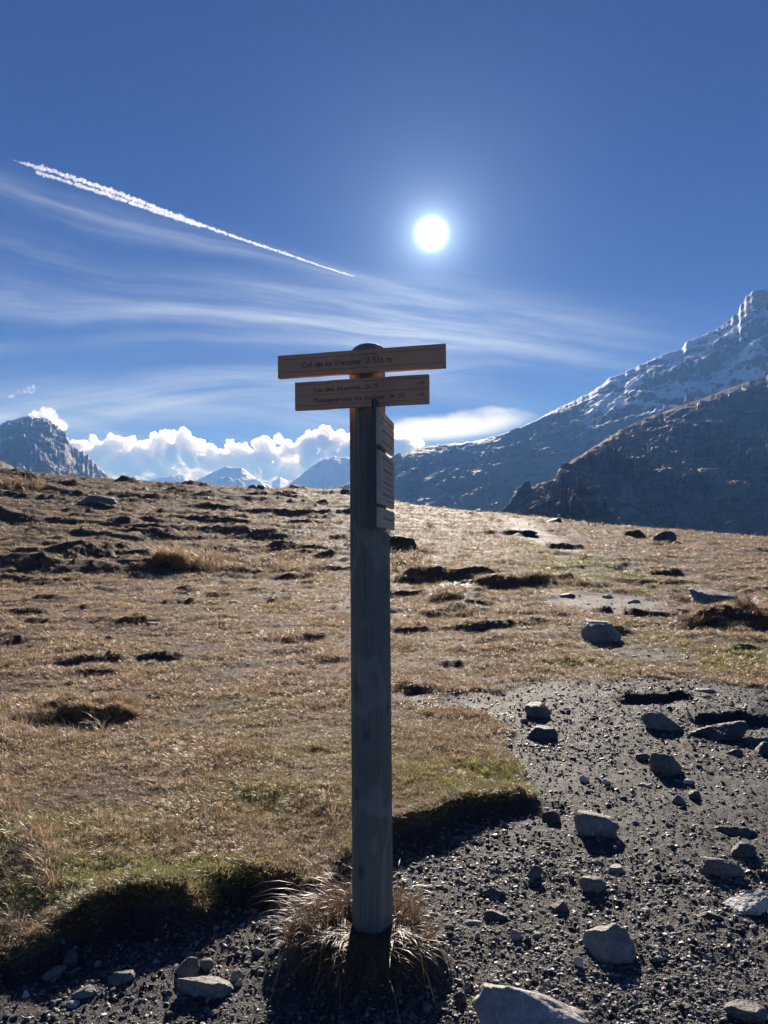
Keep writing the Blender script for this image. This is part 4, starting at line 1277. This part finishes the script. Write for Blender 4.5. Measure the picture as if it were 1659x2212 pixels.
def blade_mat(name, dry, dry2, green, trans=.5):
    m, nt, out = new_mat(name)
    t = attr(nt, 'tint', 'INSTANCER'); rv = objrand(nt); br = attr(nt, 'br')
    col = mixc(nt, (rv * .5 + br * .5), dry, dry2)
    col = mixc(nt, (t + (br - .5) * .35).clamp(), col, green)
    d = nt.nodes.new('ShaderNodeBsdfPrincipled'); nt.links.new(col.s, d.inputs['Base Color'])
    d.inputs['Roughness'].default_value = .42; d.inputs['Specular IOR Level'].default_value = .5
    tr = nt.nodes.new('ShaderNodeBsdfTranslucent'); nt.links.new(col.s, tr.inputs[0])
    mx = nt.nodes.new('ShaderNodeMixShader'); mx.inputs[0].default_value = trans
    nt.links.new(d.outputs[0], mx.inputs[1]); nt.links.new(tr.outputs[0], mx.inputs[2]); nt.links.new(mx.outputs[0], out.inputs[0])
    return m


def blades(rg, n, ln, wd, spread, droop, base=.25, seg=3, up=.75):
    """ribbons: returns verts, quads, random value per vertex"""
    V = []; F = []; Bv = []; k = 0
    for i in range(n):
        a = rg.uniform(0, 6.283); rr = base * math.sqrt(rg.random()); L_ = ln * rg.uniform(.5, 1.2)
        lean = spread * rg.uniform(.2, 1.3); w = wd * rg.uniform(.6, 1.3)
        d = np.array([math.cos(a), math.sin(a), 0]); a2 = a + rg.normal() * .8; d = np.array([math.cos(a2), math.sin(a2), 0])
        side = np.array([-d[1], d[0], 0]) * math.cos(rg.uniform(-.6, .6))
        p = np.array([math.cos(a) * rr, math.sin(a) * rr, -.03]); th = math.atan(lean) * .5
        b = rg.random()
        for s in range(seg + 1):
            f_ = s / seg; ww = w * (1 - f_ ** 1.6 * .92)
            V += [p - side * ww / 2, p + side * ww / 2]; Bv += [b, b]
            if s < seg:
                p = p + (d * math.sin(th) + np.array([0, 0, math.cos(th)]) * up) * (L_ / seg)
                th += droop * rg.uniform(.5, 1.3)
        for s in range(seg): F.append((k + 2 * s, k + 2 * s + 1, k + 2 * s + 3, k + 2 * s + 2))
        k += 2 * (seg + 1)
    return np.array(V), np.array(F), np.array(Bv)


M['blade'] = blade_mat('dry_grass', (0.215, 0.138, 0.088), (0.75, 0.575, 0.40), (0.36, 0.35, 0.12))
M['blade_red'] = blade_mat('rust_grass', (0.17, 0.108, 0.066), (0.37, 0.25, 0.15), (0.25, 0.22, 0.08))


def tuft_objs(n, name, mat, *a, **k):
    r = []
    for i in range(n):
        V, F, Bv = blades(np.random.default_rng(500 + i + len(name) * 13), *a, **k)
        r.append(bpy.data.objects.new(name, mesh_from(name, V, F, True, {'br': Bv}, mat)))
    return r


def polar_points(n, rmin, rmax, pw, rg, half=37):
    q = rg.random(n); e = 1 - pw
    r = (rmin ** e + q * (rmax ** e - rmin ** e)) ** (1 / e)
    a = np.radians(rg.uniform(-half, half, n))
    return r * np.sin(a), r * np.cos(a), r


def build_grass():
    rg = np.random.default_rng(31)
    src = tuft_objs(6, 'short_tuft', M['blade'], 15, 1.0, .085, 1.1, .55, .55)
    x, y, r = polar_points(360000, 1.9, 72, 1.5, rg)
    z, dirt, green, sd = land(x, y)
    az = np.arctan2(x, y)
    ridge = np.interp(az, AZK, RK)
    keepp = np.where(dirt < .25, 1.0, np.clip(.55 - dirt, 0.0, 1) * 1.2) * (sd > -.012)
    thin = .30 + .70 * sstep(-.40, .05, fbm2(x * 1.6, y * 1.6, 3, 90))
    keep = (rg.random(len(x)) < keepp * thin) & (r < ridge + 3) & (np.hypot(x - POST[0], y - POST[1]) > .09)
    x, y, z, r, green, sd = (q[keep] for q in (x, y, z, r, green, sd))
    n = len(x)
    big = np.clip(fbm2(x * .9, y * .9, 3, 95) * .9 + .9, .55, 1.7)
    s = (.026 + .0027 * r) * big * rg.uniform(.6, 1.35, n)
    s = np.minimum(s, .21)
    rot = np.stack([rg.normal(size=n) * .25, rg.normal(size=n) * .25, rg.uniform(0, 6.283, n)], -1)
    scl = np.stack([s * 1.15, s * 1.15, s * rg.uniform(.6, 1.1, n)], -1)
    tint = np.clip(green * 1.2 + .12 + .14 * sstep(7, 3, r) + .25 * fbm2(x * .7, y * .7, 3, 97) + rg.normal(size=n) * .08 + .18 * np.exp(-np.clip(sd, 0, 9) / .3) * (r < 6), 0, 1)
    scatter('grass', 'short dry autumn grass covering the meadow', 'grass', np.stack([x, y, z], -1), rot, scl, rg.integers(0, 6, n), tint, src)


def build_long_grass():
    """taller straw in the hollows, on the mound and along the ridge"""
    rg = np.random.default_rng(33)
    src = tuft_objs(5, 'long_tuft', M['blade'], 22, 1.0, .028, .9, .42, .22, 4, up=.9)
    X = []; S = []
    def along(u0, v0, u1, v1, n, h, sv):
        t = rg.random(n); uv = np.stack([u0 + (u1 - u0) * t + rg.normal(size=n) * 3, v0 + (v1 - v0) * t + rg.normal(size=n) * sv], -1)
        p = hit(uv[:, 0], uv[:, 1], Hz); X.append(p); S.append(h * rg.uniform(.6, 1.3, n))
    along(20, 1556, 300, 1542, 110, .09, 4); along(10, 1590, 250, 1585, 30, .16, 8)
    along(335, 1205, 470, 1215, 260, .46, 9); along(470, 1215, 700, 1222, 200, .32, 9)
    along(860, 1249, 1260, 1256, 150, .2, 3); along(915, 1328, 1060, 1330, 60, .16, 5); along(930, 1290, 990, 1284, 50, .30, 5)
    along(840, 1215, 930, 1215, 90, .35, 12); along(0, 1050, 90, 1055, 60, .7, 5)
    along(1300, 1142, 1659, 1168, 200, .16, 4); along(0, 1700, 120, 1880, 70, .12, 40); along(0, 1990, 110, 2030, 18, .07, 8)
    along(620, 1500, 760, 1900, 40, .08, 60); along(0, 1610, 500, 1700, 60, .08, 40)
    p = np.vstack(X); s = np.concatenate(S); n = len(p)
    z = Hz(p[:, 0], p[:, 1])
    rot = np.stack([rg.normal(size=n) * .2, rg.normal(size=n) * .2, rg.uniform(0, 6.283, n)], -1)
    scatter('long_grass', 'taller straw grass in hollows and along low banks', 'grass', np.column_stack([p, z]), rot, np.stack([s, s, s], -1), rg.integers(0, 5, n),
            np.clip(rg.normal(size=n) * .12 + .08, 0, 1), src)


build_grass()
build_long_grass()


def build_gravel():
    rg = np.random.default_rng(41)
    m, nt, out = new_mat('gravel_chips')
    rv = objrand(nt); t = attr(nt, 'tint', 'INSTANCER')
    col = mixc(nt, t.clamp(), (0.03, 0.031, 0.033), (0.40, 0.395, 0.385))
    nn = noise(nt, coords(nt), 5, 3)
    col = mixc(nt, nn * .5, col, (0.12, 0.115, 0.105))
    pbsdf(nt, out, col, rv * .35 + .45, .42)
    src = []
    for i, (a, b) in enumerate(((.7, .30), (.55, .22), (.8, .45), (.6, .16), (.75, .35), (.45, .25))):
        src.append(bpy.data.objects.new('chip', rock_mesh('chip', 800 + i * 3, (1, a, b), m, 1, 5, .16, .5)))
        for p in src[-1].data.polygons: p.use_smooth = False
    x, y, r = polar_points(380000, 1.95, 14, 1.6, rg, 33)
    x2, y2, r2 = polar_points(26000, 14, 50, 1.2, rg, 25)
    x = np.concatenate([x, x2]); y = np.concatenate([y, y2]); r = np.concatenate([r, r2])
    z, dirt, green, sd = land(x, y)
    cl = (.55 + .45 * sstep(-.25, .35, fbm2(x * 2.2, y * 2.2, 3, 120))) * (.55 + .45 * sstep(-.35, .2, fbm2(x * .6, y * .6, 3, 125)))
    keep = (rg.random(len(x)) < cl * np.clip(dirt * 1.5 - .4, 0, 1))
    x, y, z, r = (q[keep] for q in (x, y, z, r)); n = len(x)
    s = (.0034 + .00095 * r) * (1 + 4.0 * rg.random(n) ** 8) * rg.uniform(.6, 1.2, n)
    rot = np.stack([rg.normal(size=n) * .4, rg.normal(size=n) * .4, rg.uniform(0, 6.283, n)], -1)
    tint = np.clip(rg.beta(.8, 2.9, n), 0, 1)
    scatter('gravel', 'grey slate gravel chips strewn over the dark earth path', 'gravel', np.stack([x, y, z + s * .08], -1), rot, np.stack([s, s, s], -1), rg.integers(0, 6, n), tint, src)


build_gravel()


# ------------------------------------------------------------------ tussocks and stalks that can be counted
def tussock(name, label, x, y, z, n, ln, wd, base, mat, seed, sx=1.0, group=None, droop=.5, spread=1.0, radial=False):
    rg = np.random.default_rng(seed)
    V, F, Bv = blades(rg, n, ln, wd, spread, droop, base, 5, .9)
    V[:, 0] *= sx
    V[:, 2] += Hz(V[:, 0] + x, V[:, 1] + y) * 0
    me = mesh_from(name, V, F, True, {'br': Bv}, mat)
    o = obj(name, me, None, (x, y, z))
    return tag(o, label, 'grass tuft', group)


def post_tussock():
    rg = np.random.default_rng(61); V = []; F = []; Bv = []; k = 0
    cx, cyy = POST[0] - .045, POST[1]
    for i in range(3300):
        a = rg.uniform(0, 6.283); rr = math.sqrt(rg.uniform(.08, 1.0)) * .215
        px = cx + math.cos(a) * rr * 1.2; py = cyy + math.sin(a) * rr
        if math.hypot(px - POST[0], py - POST[1]) < .078: continue
        out = np.array([px - POST[0], py - POST[1], 0]); out /= np.linalg.norm(out)
        front = out[1] < -.35
        if front and rg.random() > .9: continue
        longb = rg.random() < (.07 if out[0] < .2 else .02)
        L_ = rg.uniform(.14, .32) if longb else rg.uniform(.03, .105)
        w = rg.uniform(.0014, .0042)
        d = out + rg.normal(size=3) * np.array([.8, .8, 0]); d[2] = 0; d /= np.linalg.norm(d)
        if longb: d = d + np.array([-.3, -.45, 0]); d /= np.linalg.norm(d)
        side = np.array([-d[1], d[0], 0]); th = rg.uniform(.9, 1.6) if front else rg.uniform(.1, .7); seg = 6 if longb else 3
        pos = np.array([px, py, 0.0]); pos[2] = -9
        b = rg.random(); V.append((pos, None)); V.pop()
        P = [pos.copy()]
        z0 = None
        pts = []
        q = np.array([px, py, 0.0])
        for s in range(seg + 1):
            pts.append(q.copy())
            q = q + (d * math.sin(th) + np.array([0, 0, math.cos(th)])) * (L_ / seg)
            th += rg.uniform(.25, .6) if longb else rg.uniform(.1, .7)
            th = min(th, 2.7)
        for s, pt in enumerate(pts):
            ww = w * (1 - (s / seg) ** 1.7 * .9)
            V += [pt - side * ww / 2, pt + side * ww / 2]; Bv += [b, b]
        for s in range(seg): F.append((k + 2 * s, k + 2 * s + 1, k + 2 * s + 3, k + 2 * s + 2))
        k += 2 * (seg + 1)
        _roots.append((len(V) - 2 * (seg + 1), len(V), px, py))
    V = np.array(V)
    zr = Hz(np.array([q[2] for q in _roots]), np.array([q[3] for q in _roots]))
    for (i0, i1, _, _), z in zip(_roots, zr): V[i0:i1, 2] += z - .004
    g = Hz(V[:, 0], V[:, 1])
    V[:, 2] = np.maximum(V[:, 2], g + .002 + np.arange(len(V)) % 2 * .0)
    o = obj('grass_tussock', mesh_from('grass_tussock', V - np.array([POST[0], POST[1], .12]), np.array(F), True, {'br': np.array(Bv)}, M['blade_red']), None, (POST[0], POST[1], .12))
    tag(o, 'shaggy rusty grass tussock with long drooping stems around the post foot', 'grass tuft')


_roots = []
post_tussock()


def tufts():
    T = [(1503, 1342, 70, 260, .30, 1.5, 'rusty tuft of grass at the left end of the dark ledge below the slab', 'blade_red'),
         (1475, 1296, 34, 150, .36, 1.2, 'rusty tuft of grass at the left end of the flat slab', 'blade_red'),
         (1612, 1310, 40, 170, .36, 1.2, 'rusty tuft of grass at the right end of the flat slab', 'blade_red'),
         (1655, 1330, 60, 200, .26, 1.3, 'low rusty tuft at the right edge above the dark ledge', 'blade_red'),
         (1425, 1176, 30, 90, .45, 1.2, 'small dry tuft right below the lone dark boulder', 'blade'),
         (1545, 1176, 30, 110, .5, 1.3, 'dry tuft on the ridge right of the lone dark boulder', 'blade'),
         (985, 1275, 40, 150, .40, 1.2, 'pale tuft of grass hanging over the shaded ditch', 'blade'),
         (1070, 1546, 60, 220, .09, 1.6, 'bushy brown tuft at the upper corner of the turf edge', 'blade_red'),
         (922, 1522, 34, 130, .10, 1.4, 'low brown tuft right of the post beside the bare patch', 'blade_red'),
         (540, 2152, 100, 180, .075, 1.9, 'yellow green clump of grass on the gravel left of the post', 'blade_g'),
         (190, 2100, 50, 70, .05, 1.6, 'sparse green clump of grass in the left gravel', 'blade_g'),
         (20, 2205, 50, 130, .06, 1.6, 'green clump in the bottom left corner', 'blade_g'),
         (1268, 1400, 80, 160, .08, 1.8, 'dry tuft growing against the foot of the big squarish boulder', 'blade'),
         (915, 2178, 40, 60, .06, 1.4, 'thin green sprigs at the right foot of the grass tussock', 'blade_g'),
         (75, 1055, 36, 150, .75, 1.2, 'pale bushy tuft high on the left hillside', 'blade')]
    M['blade_g'] = blade_mat('green_blade', (0.24, 0.22, 0.07), (0.36, 0.31, 0.10), (0.2, 0.2, 0.06))
    g = hit([t[0] for t in T], [t[1] for t in T], Hz)
    for i, ((u, v, w, n, h, _, lab, mt), (x, y)) in enumerate(zip(T, g)):
        z = float(Hz(np.array([x]), np.array([y]))[0])
        rad = w / 1659 * y / 2
        tussock('grass_tuft', lab, x, y, z, n, h, max(.003, .0011 * y), rad, M[mt], 900 + i)


tufts()


def stalks():
    m = flat_mat('dead_stalk', (0.13, 0.075, 0.045), .8)
    S = [(465, 1222, 40, 'tall dead thistle with a dark head on the grassy mound'), (443, 1216, 28, 'dead thistle with nodding head left of the tall one'),
         (420, 1226, 30, 'dead thistle leaning left on the grassy mound'), (294, 1236, 20, 'short dead thistle left of the grassy mound'),
         (97, 1252, 20, 'bent brown dock stalk alone in the left meadow'), (1272, 1136, 22, 'dead stalk on the ridge, left of the row'),
         (1286, 1138, 24, 'tallest dead stalk of the row on the ridge'), (1302, 1141, 18, 'dead stalk on the ridge, right of the row'), (858, 1240, 26, 'dead stalk in the shaded bank right of the post'),
         (893, 1218, 22, 'thin dead stalk above the shaded bank right of the post')]
    g = hit([s[0] for s in S], [s[1] for s in S], Hz)
    for i, ((u, v, h, lab), (x, y)) in enumerate(zip(S, g)):
        rg = np.random.default_rng(70 + i)
        z = float(Hz(np.array([x]), np.array([y]))[0]); hm = h / 1659 * y
        root = bpy.data.objects.new('thistle', None); COL.objects.link(root); root.location = (x, y, z - .02)
        tag(root, lab, 'dead plant', 'dead stalks standing in the meadow')
        bm = bmesh.new(); pts = []; p = np.zeros(3); d = np.array([rg.normal() * .15, rg.normal() * .15, 1.0])
        for s in range(6):
            pts.append(p.copy()); p = p + d * hm / 5; d = d + rg.normal(size=3) * .14 * np.array([1, 1, 0])
        rings = []
        for s, q in enumerate(pts):
            rr = hm * .022 * (1.2 - s * .12)
            rings.append([bm.verts.new((q[0] + rr * math.cos(a), q[1] + rr * math.sin(a), q[2])) for a in np.linspace(0, 6.283, 7)[:-1]])
        for a, b in zip(rings, rings[1:]):
            for j in range(6): bm.faces.new((a[j], a[(j + 1) % 6], b[(j + 1) % 6], b[j]))
        me = bpy.data.meshes.new('stem'); bm.to_mesh(me); bm.free(); me.materials.append(m); obj('stem', me, root)
        hd = obj('flower_head', rock_mesh('flower_head', 70 + i, (hm * .20, hm * .20, hm * .17), m, 2, 3, .3, .7), root); hd.location = pts[-1]
        V, F, Bv = blades(rg, 9, hm * .35, hm * .10, 1.6, .6, hm * .02, 3, .7)
        V[:, 2] += np.repeat(rg.uniform(.05, .65, 9) * hm, 8)
        obj('leaf', mesh_from('leaf', V, F, True, {'br': Bv}, m), root)


stalks()
